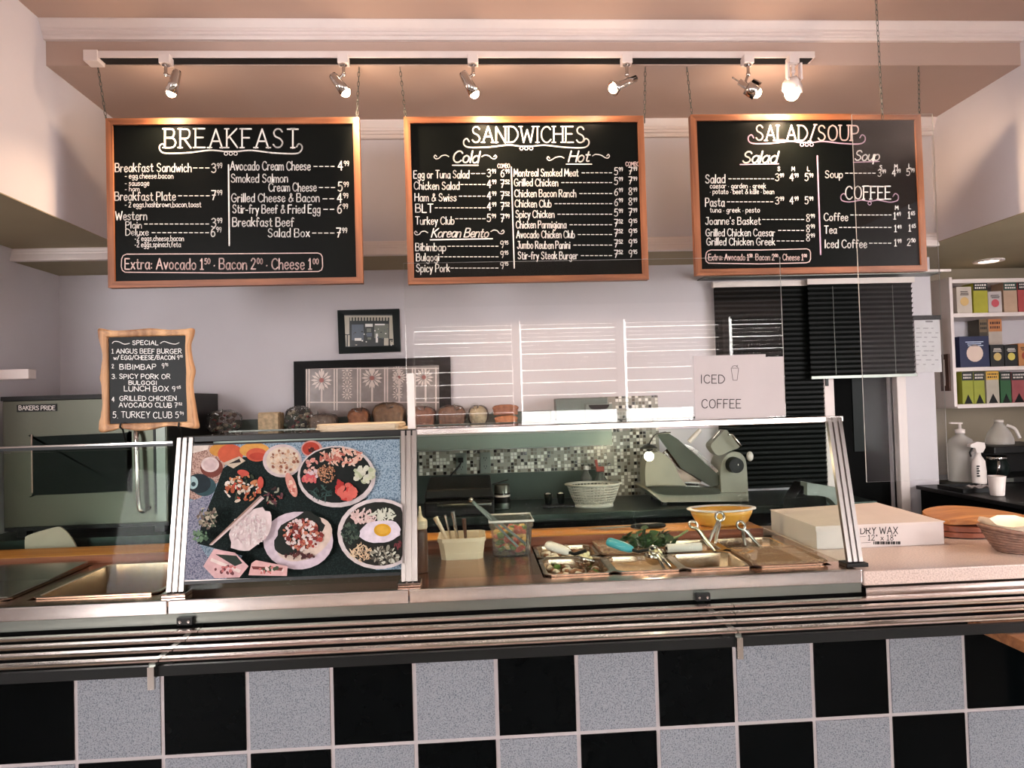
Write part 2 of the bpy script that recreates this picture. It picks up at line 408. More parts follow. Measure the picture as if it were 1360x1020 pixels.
def curl(mb, P, x0, x1, y, m=0, flip=1):
    a, b = (x0, x1) if flip > 0 else (x1, x0); s = 1 if b > a else -1
    ink(mb, P, smooth([(a+3*s, y+0), (a+1*s, y-2), (a-.5*s, y+.5), (a+2*s, y+3), (a+6*s, y+2), ((a+b)/2, y-1), (b-4*s, y-2), (b, y)], 4), 1.3, m)

# ================================================================ THE ROOM
XL, XR, YB = -2.04, 2.46, 3.48
struct(bx('floor', m_floor, -3.0, 3.6, -2.4, 4.3, -.1, 0))
struct(bx('ceiling', m_ceil, -3.0, 3.6, -2.4, 2.66, 2.907, 3.0))
struct(bx('ceiling_lower', m_ceil, -1.56, 2.26, 2.66, 3.25, 2.75, 2.95))
struct(bx('wall_fascia', m_ceil, -1.56, 2.26, 2.6, 2.66, 2.75, 2.907))
struct(bx('wall_soffit_left', m_wall, -3.0, -1.56, 1.0, 3.15, 2.194, 2.907)); struct(bx('ceiling_soffit_left', m_soffit_shade, -3.0, -1.56, 1.0, 3.15, 2.19, 2.194))  # thin slab below carries the shaded underside tone
struct(bx('wall_soffit_right', m_wall, 2.26, 3.6, 1.0, 4.0, 2.154, 2.907)); struct(bx('ceiling_soffit_right', m_soffit_shade, 2.26, 3.6, 1.0, 3.85, 2.15, 2.154))
struct(bx('wall_header', m_wall, -3.0, 2.26, 3.15, 3.7, 2.136, 2.75)); struct(bx('ceiling_header', m_soffit_shade, -2.04, 2.26, 3.15, 3.48, 2.132, 2.136))
struct(bx('wall_left', m_wall, -3.0, XL, 2.0, YB+.1, 0, 2.19))
# back wall with the doorway left open, and the deeper bay on the right
b = MB()
b.box(XL, 1.885, YB, YB+.12, 0, 2.132); b.box(2.225, XR, YB, YB+.12, 0, 2.15); b.box(1.885, 2.225, YB, YB+.12, 2.02, 2.132)
struct(b.build('wall_back', m_wall))
m_bay_shade = mat('bay_shade', (146, 134, 116), .75, var=.04, scale=3)  # bay walls coloured darker to stand for shade under the soffit
struct(bx('wall_bay_side', m_bay_shade, XR-.12, XR, YB+.12, 3.85, 0, 2.15))
struct(bx('wall_bay_back', m_bay_shade, XR, 3.6, 3.85, 3.95, 0, 2.15))
struct(bx('wall_right', m_wall, 3.5, 3.6, -2.4, 3.85, 0, 2.907))
m_dine = mat('dining_paint', (128, 112, 104), .75, var=.04, scale=3)
# dining-room side walls and the street front behind the viewer
b = MB().box(-2.9, -2.75, -2.4, 2.0, 0, 2.907)
struct(b.build('wall_left_dining', m_dine))
xs = [-2.75, -1.6, -.58, .42, 1.42, 2.45, 3.5]
b = MB().box(-2.75, 3.5, -2.12, -2.0, 0, .92).box(-2.75, 3.5, -2.12, -2.0, 2.34, 2.907)
struct(b.build('wall_front', m_dine))
for i, (x0, x1) in enumerate(zip(xs[:-1], xs[1:])):
    f = MB()
    f.box(x0, x0+.035, -2.1, -2.0, .92, 2.34).box(x1-.035, x1, -2.1, -2.0, .92, 2.34).box(x0+.035, x1-.035, -2.1, -2.0, .92, .97).box(x0+.035, x1-.035, -2.1, -2.0, 2.2, 2.34)
    f = struct(f.build('window_%d' % (i+1), m_trim))
    MB().box(x0+.035, x1-.035, -2.07, -2.064, .97, 2.2).build('pane', m_clear, f)
m_slat = mat('blind_slat', (168, 152, 148), .6)
for i, (x0, x1) in enumerate(zip(xs[:-1], xs[1:])):
    b = MB(); z = 2.17
    zl = .96 if x1 < .5 else 1.34
    while z > zl:
        b.obox(((x0+x1)/2, -1.955, z), ((x1-x0)/2-.045, 0, 0), (0, .012, -.0185), (0, .0008, .0005)); z -= .0372 if int(z*100) % 3 else .043
    t = thing('venetian_blind', ((x0+x1)/2, -1.955, zl), 'slatted venetian blind lowered over a street window, behind the viewer', 'blind', 'street window blinds')
    b.build('slats', m_slat, t); bx('headrail', m_trim, x0+.04, x1-.04, -1.985, -1.93, 2.17, 2.2, t)

# mouldings: stepped profiles drawn along the wall
def moulding(name, x0, x1, y, z0, z1, out, flip=False, gap=True):
    h = z1-z0
    pr = [(0, 0), (-.35, 0), (-.42, .1), (-.42, .2), (-.55, .24), (-.55, .38), (-.66, .42), (-.66, .56), (-.72, .6), (-1, .92), (-1, 1), (0, 1)]
    if flip: pr = [(a, 1-c) for a, c in pr][::-1]
    b = MB(); b.prism([(x0, y+a*out, z0+c*h) for a, c in pr], (x1-x0, 0, 0))
    return struct(b.build(name, m_trim))
moulding('trim_1', -1.56, 2.26, 2.6, 2.842, 2.907, .045)
moulding('trim_2', -1.56, 2.26, 3.15, 2.675, 2.75, .05)
moulding('trim_3', XL, 2.26, 3.15, 2.132, 2.2, .03, True)
b = MB().box(1.83, 1.885, 3.44, 3.49, .0, 2.03).box(2.225, 2.275, 3.44, 3.5, 0, 2.03)
struct(b.build('trim_4', m_trim, bevel=.004))
b = MB().box(1.835, 1.888, 3.43, 3.442, 1.2, 1.208)
# back door: black leaf with a dark pane
d = struct(MB().box(1.885, 2.225, 3.53, 3.57, 0, 2.02).box(1.93, 1.945, 3.52, 3.53, 1.0, 1.9).build('door_1', m_blackm))
m_darkglass = mat('dark_glass', (18, 26, 24), .35, var=.1, spec=.08)
MB().box(2.03, 2.19, 3.524, 3.53, 1.12, 1.92).build('pane', m_darkglass, d)
# recessed lamp in the right soffit
p = PZ(1313, 346, 2.15)
t = thing('recessed_ceiling_lamp', (p.x, p.y, 2.143), 'round flush recessed lamp in the soffit above the tea shelf', 'lamp')
MB().lathe([(.075, .007), (.075, 0), (.052, -.002), (.05, .006)], (p.x, p.y, 2.143)).build('trim_ring', m_trim, t)
MB().cyl((p.x, p.y, 2.146), (p.x, p.y, 2.149), .051).build('diffuser', glow('recessed_glow', (255, 236, 214), 6), t)

# ================================================================ MENU BOARDS
YP = 2.6
def menu_board(px0, py0, px1, py1, label, writer, chains):
    a, c = PY(px0, py0, YP), PY(px1, py1, YP); x0, x1, z0, z1 = a.x, c.x, c.z, a.z
    t = thing('menu_board', ((x0+x1)/2, YP, z0), label, 'menu board', 'hanging chalk menu boards'); fw = .024
    for s in (0, 1):
        h = MB(); zo, zi = (z0, z0+fw) if s == 0 else (z1, z1-fw)
        h.prism([(x0, YP, zo), (x1, YP, zo), (x1-fw, YP, zi), (x0+fw, YP, zi)], (0, .028, 0))
        h.build('frame_rail', m_oak, t, .003)
    for xo, xi in ((x0, x0+fw), (x1, x1-fw)):
        h = MB(); h.prism([(xo, YP, z0), (xi, YP, z0+fw), (xi, YP, z1-fw), (xo, YP, z1)], (0, .028, 0))
        h.build('frame_stile', m_oakv, t, .003)
    bx('chalk_panel', m_board, x0+.02, x1-.02, YP+.009, YP+.022, z0+.02, z1-.02, t)
    mb = MB(); writer(mb, lambda px, py: PY(px, py, YP+.0082))
    mb.build('chalk_lettering', [m_chalk, m_chalkp, m_chalkm], t)
    for tx, bxp in chains:
        tp = PY(tx, 88, YP+.012); bp = PY(bxp, py0+2, YP+.012); tp.z = 2.752; n = 11; cb = MB()
        for i in range(n):
            q0 = tp.lerp(bp, i/n); q1 = tp.lerp(bp, (i+1.25)/n); cx = (q0+q1)/2; L = (q1-q0).length/2; u = (q1-q0).normalized()
            s = V((1, 0, 0)) if i % 2 else V((0, 1, 0))
            cb.tube([cx+u*(L*math.cos(k*math.pi/4))+s*(.0042*math.sin(k*math.pi/4)) for k in range(8)], .0013, 5, 0, True)
        cb.tube([bp+V((0, 0, .012)), bp+V((0, 0, -.02))], .0025, 6)
        cb.build('chain', m_steeld, t)
    return t
def items(mb, P, rows, cap, dash_to=None):
    for r in rows: text(mb, P, r[0], r[1], r[2], r[3], r[4] if len(r) > 4 else cap)
def price(mb, P, s, x, base, cap=12): text(mb, P, s, x, None, base, cap, cap*.125, gap=.14)
def breakfast(mb, P):
    text(mb, P, 'BREAKFAST', 219, 396, 196, 25, 2.1, serif=True, gap=.24); swash(mb, P, 213, 400, 200, 5, 1.9)
    items(mb, P, [('Breakfast Sandwich', 153, 254, 228, 11), ('Breakfast Plate', 152.5, 233, 266, 11), ('Western', 153.5, 195, 292, 11),
        ('Plain', 167, 188, 303, 8.5), ('Deluxe', 167, 197, 312.5, 8.5), ('Avocado Cream Cheese', 306, 412, 226, 11.5),
        ('Smoked Salmon', 307, 382, 242, 11), ('Cream Cheese', 357, 420, 254, 11), ('Grilled Cheese & Bacon', 307.5, 424, 268, 11),
        ('Stir-fry Beef & Fried Egg', 309, 425, 283, 11), ('Breakfast Beef', 309, 390, 300.5, 11.5), ('Salad Box', 356, 411, 314.5, 11)], 11)
    items(mb, P, [('- egg.cheese.bacon', 166, 230, 237, 7), ('- sausage', 166, 198, 246.5, 7), ('- ham', 166, 185, 254, 6), ('- 2 eggs,hashbrown,bacon,toast', 166, 267, 275, 7),
        ('-2 eggs,cheese,bacon', 179, 244, 320, 7), ('-2 eggs,spinach,feta', 179, 240, 328, 7)], 7)
    for s, x, y in (('3^99', 281, 229), ('7^99', 281, 265), ('3^99', 281, 302), ('6^99', 280, 314), ('4^99', 449, 226), ('5^99', 449, 254), ('4^99', 448, 269), ('6^99', 448, 283), ('7^99', 447, 315)): price(mb, P, s, x, y)
    for a, c, y in ((256, 280, 223), (236, 280, 260), (191, 279, 297.5), (201, 279, 309), (416, 446, 221), (423, 447, 249), (428, 446, 264), (429, 446, 278), (414, 446, 309.5)): dashes(mb, P, a, c, y)
    ink(mb, P, [(303.5, 219), (304.5, 326)], 2)
    text(mb, P, 'Extra: Avocado 1^50 * Bacon 2^00 * Cheese 1^00', 166, 422, 357.5, 14, 1.7, 1)
    ink(mb, P, [(166, 361.5), (162.5, 359), (161, 354), (161.5, 344), (163.5, 339.5), (168, 337.5), (300, 337), (422, 336), (426, 337.5), (428, 341), (428.5, 354), (427, 358.5), (423, 360.5), (300, 362.5), (166, 361.5)], 1.2, 1)
def sandwiches(mb, P):
    text(mb, P, 'SANDWICHES', 627, 776, 189, 21, 1.9, serif=True, gap=.2); swash(mb, P, 617, 781, 193, 4, 1.8)
    text(mb, P, 'Cold', 601, 635, 216, 15, 2, slant=.18, gap=.1); ink(mb, P, [(601, 219.5), (635, 219.5)], 1.4)
    text(mb, P, 'Hot', 755, 782, 214.5, 14, 1.9, slant=.22, gap=.1); ink(mb, P, [(752, 218), (786, 218)], 1.3)
    curl(mb, P, 577, 596, 208); curl(mb, P, 640, 659, 208, 0, -1); curl(mb, P, 727, 749, 210); curl(mb, P, 787, 809, 207, 0, -1)
    text(mb, P, 'COMBO', 661, 677, 223, 5.5, .8, 1); text(mb, P, 'COMBO', 831, 849, 220.5, 5.5, .8, 1)
    items(mb, P, [('Egg or Tuna Salad', 549.5, 623, 236.5), ('Chicken Salad', 550, 610, 251.5), ('Ham & Swiss', 551, 606, 267), ('BLT', 552, 575, 282, 11), ('Turkey Club', 552, 603, 298),
        ('Bibimbap', 552, 592, 333), ('Bulgogi', 553, 583, 346.5), ('Spicy Pork', 553, 597, 361)], 10)
    for y, p, q in ((235, '3^99', '6^99'), (249, '4^99', '7^52'), (264.5, '4^99', '7^52'), (279, '4^99', '7^52'), (294.5, '5^99', '7^99')):
        price(mb, P, p, 647, y, 10); price(mb, P, q, 665, y, 10)
    for y in (329, 342.5, 357): price(mb, P, '9^95', 664.5, y, 9)
    for a, c, y in ((625, 646, 230.5), (611, 646, 245), (609, 646, 260.5), (577, 646, 276), (604, 646, 290.5), (594, 663, 327), (584, 663, 341), (598, 663, 356)): dashes(mb, P, a, c, y, 1, 0, 5.5)
    text(mb, P, 'Korean Bento', 573, 648, 315, 11.5, 1.6, slant=.25, gap=.1); ink(mb, P, [(571.5, 318.5), (654, 317)], 1.6)
    curl(mb, P, 551, 568, 309); curl(mb, P, 652, 669, 307.5, 0, -1)
    ink(mb, P, [(679, 222), (683, 356)], 1.6)
    R = [('Montreal Smoked Meat', 682.5, 768, 234, '5^99', '7^99'), ('Grilled Chicken', 683, 741, 247, '5^99', '7^99'), ('Chicken Bacon Ranch', 683.5, 765, 261.5, '6^99', '8^99'), ('Chicken Club', 684, 732, 275, '6^99', '8^99'),
        ('Spicy Chicken', 685, 736, 289, '5^99', '7^99'), ('Chicken Parmigiana', 685.5, 752, 303, '7^52', '9^95'), ('Avocado Chicken Club', 686, 763, 316, '7^52', '9^95'), ('Jumbo Reuben Panini', 687, 757, 330, '7^52', '9^95'), ('Stir-fry Steak Burger', 688, 767, 344, '7^52', '9^95')]
    for s, x0, x1, y, p, q in R:
        text(mb, P, s, x0, x1, y, 9.5, 1.3); price(mb, P, p, 816, y-2, 9.5); price(mb, P, q, 835, y-2.5, 9.5); dashes(mb, P, x1+4, 814, y-4.5, 1, 0, 5.5)
def salads(mb, P):
    text(mb, P, 'SALAD/SOUP', 1004, 1140, 186.5, 20, 1.8, 1, serif=True, gap=.2); swash(mb, P, 995, 1148, 188, 4, 1.6, 2)
    text(mb, P, 'Salad', 986, 1031, 216, 15, 2.1, slant=.2, gap=.1); ink(mb, P, [(983, 218.5), (1034, 217.5)], 1.4, 2)
    text(mb, P, 'Soup', 1135, 1167, 213, 13, 1.7, slant=.2, gap=.1); ink(mb, P, [(1133, 215.5), (1168, 214.5)], .9, 2)
    for s, x, y in (('S', 1033, 227), ('M', 1051.5, 227), ('L', 1072.5, 227), ('S', 1168.5, 225), ('M', 1188, 223.5), ('L', 1207, 223), ('M', 1189, 278.5), ('L', 1207, 277.5)): text(mb, P, s, x, None, y, 5.5, 1)
    for y in (240, 271):
        for s, x in (('3^99', 1030), ('4^99', 1049), ('5^99', 1069)): price(mb, P, s, x, y, 9.5)
    for s, x in (('3^99', 1166), ('4^99', 1185), ('5^99', 1204)): price(mb, P, s, x, 234.5-(x-1166)*.04, 9)
    items(mb, P, [('Salad', 937, 963, 243, 11), ('Pasta', 937, 962, 274, 11), ("Joanne's Basket", 937, 1010, 298, 9.5), ('Grilled Chicken Caesar', 937.5, 1029, 313.5, 9.5), ('Grilled Chicken Greek', 938.5, 1029, 325.5, 9.5)], 10)
    items(mb, P, [('caesar * garden * greek', 943, 1017, 250), ('* potato * beet & kale * bean', 943, 1028, 257.5), ('tuna * greek * pesto', 943, 1009, 282)], 6.5)
    for y in (294, 308, 320): price(mb, P, '8^99', 1071, y, 9.5)
    for a, c, y in ((967, 1029, 237.5), (965, 1028, 268), (1012, 1069, 291.5), (1033, 1069, 306), (1031, 1069, 320), (1122, 1164, 230), (1129, 1185, 285.5), (1114, 1185, 302), (1154, 1185, 323)): dashes(mb, P, a, c, y, 1, 0, 5.5)
    ink(mb, P, [(1085.5, 207), (1090, 338)], 1.8, 2)
    text(mb, P, 'Extra: Avocado 1^50  Bacon 2^00 * Cheese 1^00', 941, 1071, 345.5, 8, 1.1, 1)
    ink(mb, P, [(941, 349.5), (938, 347), (937, 343), (938, 336), (940, 333.5), (944, 332), (1010, 332), (1072, 330.5), (1075, 332), (1076.5, 335.5), (1076.5, 344), (1075, 347.5), (1071, 349), (1010, 350.5), (941, 349.5)], 1.1, 1)
    items(mb, P, [('Soup', 1096, 1119, 236, 9.5), ('Coffee', 1094.5, 1126, 293, 10), ('Tea', 1095, 1111, 310, 10), ('Iced Coffee', 1095.5, 1151, 329, 10.5)], 10)
    text(mb, P, 'COFFEE', 1123, 1183, 264.5, 17, 1.6, serif=True, gap=.18); swash(mb, P, 1118, 1192, 266, 3, 1.3, 2, 1)
    for s, x, y in (('1^49', 1187, 291), ('1^65', 1206, 290), ('1^49', 1188, 308), ('1^65', 1207, 307), ('1^99', 1188, 327), ('2^50', 1205, 326)): price(mb, P, s, x, y, 9)
menu_board(140, 157, 482, 376, 'left chalk menu board headed BREAKFAST in an oak frame', breakfast, ((130, 141), (477, 474)))
menu_board(536, 155, 862, 371.5, 'middle chalk menu board headed SANDWICHES in an oak frame', sandwiches, ((531, 539), (857, 856)))
menu_board(917, 152, 1232, 360, 'right chalk menu board headed SALAD/SOUP and COFFEE in an oak frame', salads, ((912, 919), (1220, 1221)))

# ================================================================ TRACK LIGHTING
a, c = PY(113, 73, 2.55), PY(1083, 71, 2.55); zt = (a.z+c.z)/2
t = thing('track_rail', ((a.x+c.x)/2, 2.57, zt-.014), 'long white lighting track screwed to the fascia above the boards', 'lighting track')
MB().box(a.x, c.x, 2.552, 2.6, zt-.012, zt+.014).build('channel', m_trim, t, .002)
MB().box(a.x+.05, c.x-.01, 2.556, 2.599, zt-.0145, zt-.012).build('slot_shade', m_black, t)  # contact slot, widened in black to draw the shadow under the channel
MB().box(a.x-.006, a.x+.045, 2.546, 2.6, zt-.026, zt+.015).build('feed_box', m_trim, t, .002)
m_bulb = glow('bulb_glow', (255, 226, 190), 14)
def spot(px, base_px, tail, tip, r, label, style, power, spill):
    """px, base_px: where the stem leaves the track; tail and tip: photo pixels of the two ends of the lamp head"""
    A = PY(px, 80, 2.545); A.z = zt-.012
    t = thing('track_spotlight', (A.x, 2.545, A.z-.1), label, 'spotlight', 'spotlights on the track')
    B = PY(*tail, 2.545); Cc = PY(*tip, 2.545 if px != 832 else 2.52); ax = (Cc-B).normalized(); L = (Cc-B).length
    ad = MB().box(A.x-.02, A.x+.02, 2.53, 2.568, A.z-.03, A.z+.004).build('track_adapter', m_trim, t, .002)
    hm = m_chrome if style != 'white' else m_trim
    J = PY(*base_px, 2.545)
    s = MB().cyl((A.x, 2.545, A.z-.03), (A.x, 2.545, J.z), .006, n=10)
    s.cyl((A.x, 2.545, A.z-.034), (A.x, 2.545, A.z-.028), .014, n=12)
    s.ball((A.x, 2.545, J.z), .009, n=8, k=6)
    s.tube([(A.x, 2.545, J.z), tuple((V((A.x, 2.545, J.z))+B.lerp(Cc, .3))/2), tuple(B.lerp(Cc, .3))], .005, 6)
    s.build('stem', hm, t)
    h = MB()
    if style == 'cone':
        h.lathe([(0, 0), (r*.62, .002), (r*.7, .01), (r*.82, L*.55), (r*1.0, L*.98), (r*.9, L*.97), (r*.75, L*.5)], B, 20, 0, ax)
    elif style == 'flare':
        h.lathe([(0, 0), (r*.5, .002), (r*.55, L*.5), (r*.6, L*.72), (r*1.15, L*.97), (r*1.05, L*.98), (r*.5, L*.7)], B, 20, 0, ax)
    elif style == 'barn':
        h.lathe([(0, 0), (r*.45, .002), (r*.5, L*.45), (r*.8, L*.5)], B, 14, 0, ax)
        h.lathe([(r*.8, L*.42), (r*1.25, L*.46), (r*1.25, L*.95), (r*1.1, L*.95), (r*1.1, L*.5)], B, 4, 0, ax)
        h.tube([B-ax*.03, B], .003, 6)
        h.obox(B+ax*L*.7+V((.018, 0, .028)), (.016, 0, -.008), (0, .014, 0), (.001, 0, .002))
    else:
        h.lathe([(0, 0), (r*.8, .002), (r*1.15, L*.35), (r*1.2, L*.8), (r*1.05, L*.8), (r*.8, L*.4)], B, 4, 0, ax)
        for q in (-1, 1): h.box(A.x+q*.026-.004, A.x+q*.026+.004, 2.53, 2.55, B.z-.01, A.z-.03)
    h.build('lamp_head', hm, t)
    e = MB(); T = Cc-ax*.006; e.ball(T, r*.8, r*.8, r*.8, n=14, k=8) if style != 'flare' else e.ball(T, r*.72, r*.72, r*.72, n=14, k=8)
    e.build('bulb', m_bulb, t)
    d = bpy.data.lights.new('spot_beam', 'SPOT'); d.energy = power; d.color = (1, .67, .41); d.spot_size = R_(120); d.spot_blend = .9; d.shadow_soft_size = .02
    o = bpy.data.objects.new('spot_beam', d); col.objects.link(o); o.location = Cc+ax*.035
    o.rotation_euler = ax.to_track_quat('-Z', 'Y').to_euler()
    d = bpy.data.lights.new('bulb_spill', 'POINT'); d.energy = spill; d.color = (1, .72, .48); d.shadow_soft_size = .03
    o = bpy.data.objects.new('bulb_spill', d); col.objects.link(o); o.location = Cc+ax*.05
spot(220, (222, 99), (236, 93), (227, 125), .022, 'chrome cone spotlight above the B of BREAKFAST, leftmost on the track', 'cone', 13, 1.2)
spot(456, (456, 99), (441, 99), (460, 124), .023, 'dark chrome spotlight glaring down right, above the end of BREAKFAST', 'cone', 36, 1.3)
spot(628, (628, 99), (614, 96), (631, 126), .023, 'chrome cone spotlight tilted down right above the S of SANDWICHES', 'cone', 22, 1.2)
spot(832, (832, 99), (845, 104), (813, 118), .026, 'flared chrome spotlight pointing left above the end of SANDWICHES', 'flare', 22, 1.2)
spot(993, (992, 99), (981, 108), (1006, 124), .026, 'square-headed chrome spotlight above the S of SALAD', 'barn', 22, 1.2)
spot(1053, (1053, 95), (1053, 104), (1052, 126), .035, 'white spotlight glaring straight down, rightmost on the track', 'white', 20, 1.8)

# ================================================================ COUNTER
t = thing('service_counter', (0, 2.4, 0), 'long black serving counter faced with a chequer of black and speckled pale tiles', 'counter')
bx('front_panel', m_blackm, -2.02, 2.3, 2.045, 2.075, 0, .855, t)
bx('rear_panel', m_blackm, -2.02, 2.3, 2.73, 2.75, 0, .855, t)
bx('end_panel', m_blackm, -2.03, -2.0, 2.075, 2.73, 0, .855, t); bx('end_panel', m_blackm, 2.27, 2.3, 2.075, 2.73, 0, .855, t)
T = .2412; b = MB(); X0 = -1.161; i0 = -4
b.box(-2.02, 2.3, 2.036, 2.045, 0, .6935)
for i in range(i0, 15):
    for j in range(3):
        xa, xb = max(-2.02, X0+i*T+.006), min(2.3, X0+(i+1)*T-.006); z1 = .4505+T-j*T-.006; z0 = max(.0, z1-T+.012)
        if xb-xa > .01: b.box(xa, xb, 2.0315, 2.0362, z0, z1, 1 if (i+j) % 2 == 0 else 2)
b.build('tile_facing', [m_grout, m_tilew, m_tilek], t)
bx('top_band', m_blackm, -2.02, 2.3, 2.03, 2.045, .694, .835, t)

t = thing('steel_worktop', (0, 2.3, .835), 'stainless steel serving top with open wells, between the left end and the white laminate', 'worktop')
D0, D1 = 2.0, 2.56; zt_, zb_ = .9, .888
b = MB()
ax_ = [-2.02, -1.78, -1.38, -1.33, -.95, .2, 1.115, 1.16]
b.box(-2.02, 1.16, D0+.004, 2.09, zb_, zt_).box(-2.02, 1.16, 2.535, D1, zb_, zt_)
for a, c in ((-2.02, -1.78), (-1.38, -1.33), (-.95, .2), (1.115, 1.16)): b.box(a, c, 2.09, 2.535, zb_, zt_)
b.build('deck', steel('deck_steel_reflection', (178, 138, 110), .2), t)  # brown tint stands in for wood and warm light mirrored in the steel
for a, c in ((-2.02, -.888), (-.886, -.204), (-.202, 1.16)): bx('apron', m_steel, a, c, D0, D0+.012, .866, .906, t, .003)
bx('recess_panel', m_steeld, -2.02, 1.16, 2.008, 2.018, .836, .868, t)
for q in (-.837, .666):
    k = bx('latch', m_black, q-.022, q+.022, 1.992, 2.008, .836, .858, t, .002)
    for s in (-.012, .012): MB().cyl((q+s, 1.993, .847), (q+s, 1.99, .847), .004, n=8).build('screw', m_chrome, k)
t = thing('laminate_counter', (1.7, 2.38, .855), 'speckled white laminate counter top at the right, under box and basket', 'worktop')
b = MB().box(1.164, 2.3, 2.0, 2.75, .857, .9); b.build('slab', m_lam, t, .003)

# tray slide: four flat steel bars in three lengths on brackets
t = thing('tray_slide', (0, 1.87, .69), 'four long steel bars of the tray slide along the counter front', 'tray slide')
m_rail = steel('rail_steel', (216, 204, 198), .24)
for k in range(4):
    y = 1.965-k*.07; j = .012*k
    for a, c in ((-2.02, -.785-j*.3), (-.782-j*.3, .74-j*2), (.743-j*2, 2.28)):
        MB().prism([(a, y-.016, .8265), (a, y-.018, .829), (a, y-.0155, .8315), (a, y-.008, .8328), (a, y+.008, .8328), (a, y+.0155, .8315), (a, y+.018, .829), (a, y+.016, .8265)], (c-a, 0, 0)).build('bar', m_rail, t)
for q in (-.808, .669, 2.25):
    bk = MB().box(q-.008, q+.008, 1.735, 2.03, .79, .8265).build('bracket', m_steeld, t)
    MB().box(q-.008, q+.008, 1.726, 1.735, .765, .82).build('bracket_lip', m_chrome, bk)
bx('support_strip', m_black, -2.02, 2.28, 1.74, 1.752, .792, .817, t)
bx('rear_lip', m_rail, 1.17, 2.28, 2.0, 2.029, .82, .85, t)

# food pans -----------------------------------------------------------------
m_pan = steel('pan_steel', (196, 174, 154), .22)
m_lid = clear('lid_plastic', (.93, .86, .8), 1.4, .28, (.62, .4, .28))
def pan(x0, x1, y0, y1, label, contents=None, level=.05, depth=.1, lid=None, cat='food pan', grp='food pans in the cold well', rim=.014):
    cx, cy = (x0+x1)/2, (y0+y1)/2
    t = thing('food_pan', (cx, cy, .9-depth), label, cat, grp)
    b = MB(); R = rim; z = .9055
    def loop(d, z): 
        r = .02
        return [(x0+d, y0+d+r, z), (x0+d+r, y0+d, z), (x1-d-r, y0+d, z), (x1-d, y0+d+r, z), (x1-d, y1-d-r, z), (x1-d-r, y1-d, z), (x0+d+r, y1-d, z), (x0+d, y1-d-r, z)]
    ls = [loop(0, z-.005), loop(0, z), loop(R*.8, z), loop(R, z-.003), loop(R+.012, .9-depth+.012), loop(R+.022, .9-depth)]
    vs = sum(ls, []); fs = []
    for i in range(5): fs += [(i*8+j, i*8+(j+1) % 8, i*8+8+(j+1) % 8, i*8+8+j) for j in range(8)]
    fs.append(tuple(range(40, 48))); b.add(vs, fs)
    b.build('pan_body', m_pan, t)
    if contents:
        kind, cm = contents; c = MB(); h = .9-level; d = R+.006
        if kind == 'flat':
            nx, ny = 14, 10; vs = [(x0+d+(x1-x0-2*d)*i/nx, y0+d+(y1-y0-2*d)*j/ny, h+rnd(-.004, .004)) for j in range(ny+1) for i in range(nx+1)]
            c.add(vs, [(j*(nx+1)+i, j*(nx+1)+i+1, (j+1)*(nx+1)+i+1, (j+1)*(nx+1)+i) for j in range(ny) for i in range(nx)], 0, True)
            vb = [(x0+d, y0+d, h-.02), (x1-d, y0+d, h-.02), (x1-d, y1-d, h-.02), (x0+d, y1-d, h-.02)]; c.add(vb, [(0, 3, 2, 1)])
        else:
            for _ in range(46):
                s = rnd(.008, .015)
                c.ball((rnd(x0+d+.014, x1-d-.014), rnd(y0+d+.014, y1-d-.014), h+rnd(-.008, .006)), s, s*rnd(.6, 1.2), s*.7, random.randrange(len(cm)), 7, 5, .15)
        o = c.build('contents', cm, t); o['kind'] = 'stuff'
    if lid:
        l = MB().box(x0+.004, x1-.004, y0+.004, y1-.004, .907, .911)
        l.box(x0+.004, x1-.004, y0+.004, y0+.01, .911, .916).box(x0+.004, x1-.004, y1-.01, y1-.004, .911, .916).box(x0+.004, x0+.01, y0+.01, y1-.01, .911, .916).box(x1-.01, x1-.004, y0+.01, y1-.01, .911, .916)
        l.build('clear_lid', lid, t)
    return t
m_lettuce = mat('lettuce', (92, 122, 52), .6, var=.35, scale=60)
m_onion = mat('onion', (222, 206, 190), .5, var=.2, scale=60)
m_brownfood = mat('browned_meat', (140, 92, 66), .6, var=.3, scale=60)
m_tomato = mat('tomato', (190, 78, 58), .4, var=.2, scale=50)
m_ham = mat('ham', (208, 140, 124), .5, var=.2, scale=50)
m_cheese = mat('cheese', (222, 184, 104), .5, var=.15, scale=50)
m_dkgreen = mat('dark_olives', (36, 42, 32), .4, var=.3, scale=50)
m_mayo = mat('egg_salad', (222, 208, 168), .5, var=.12, scale=60, bump=.4)
pan(-1.77, -1.385, 2.095, 2.53, 'covered steel steam-table pan at the far left end', None, depth=.06, grp='pans in the steam table', lid=None)
p_ = pan(-1.325, -.955, 2.095, 2.53, 'empty shiny deep steel pan left of the food poster', None, depth=.15, grp='pans in the steam table')
t = thing('pan_lid', (-1.58, 2.31, .9065), 'flat steel lid with a folded handle bar covering the far-left pan', 'lid')
b = MB().box(-1.765, -1.39, 2.1, 2.3, .9065, .911); b.build('front_leaf', m_steel, t, .002)
MB().hexa([(-1.765, 2.302, .9065), (-1.39, 2.302, .9065), (-1.39, 2.525, .9065), (-1.765, 2.525, .9065)], [(-1.765, 2.302, .911), (-1.39, 2.302, .911), (-1.39, 2.525, .917), (-1.765, 2.525, .917)]).build('rear_leaf', m_steel, t)
MB().tube([(-1.72, 2.18, .911), (-1.71, 2.18, .926), (-1.5, 2.18, .926), (-1.49, 2.18, .911)], .004, 8).build('lid_handle', m_chrome, t)
px_ = [.205, .425, .645, .87, 1.11]
pan(px_[0], px_[1], 2.095, 2.32, 'front steel pan of mixed cut vegetables holding the white-handled scoop', ('bits', [m_onion, m_brownfood, m_brownfood, m_lettuce, m_onion]), .016)
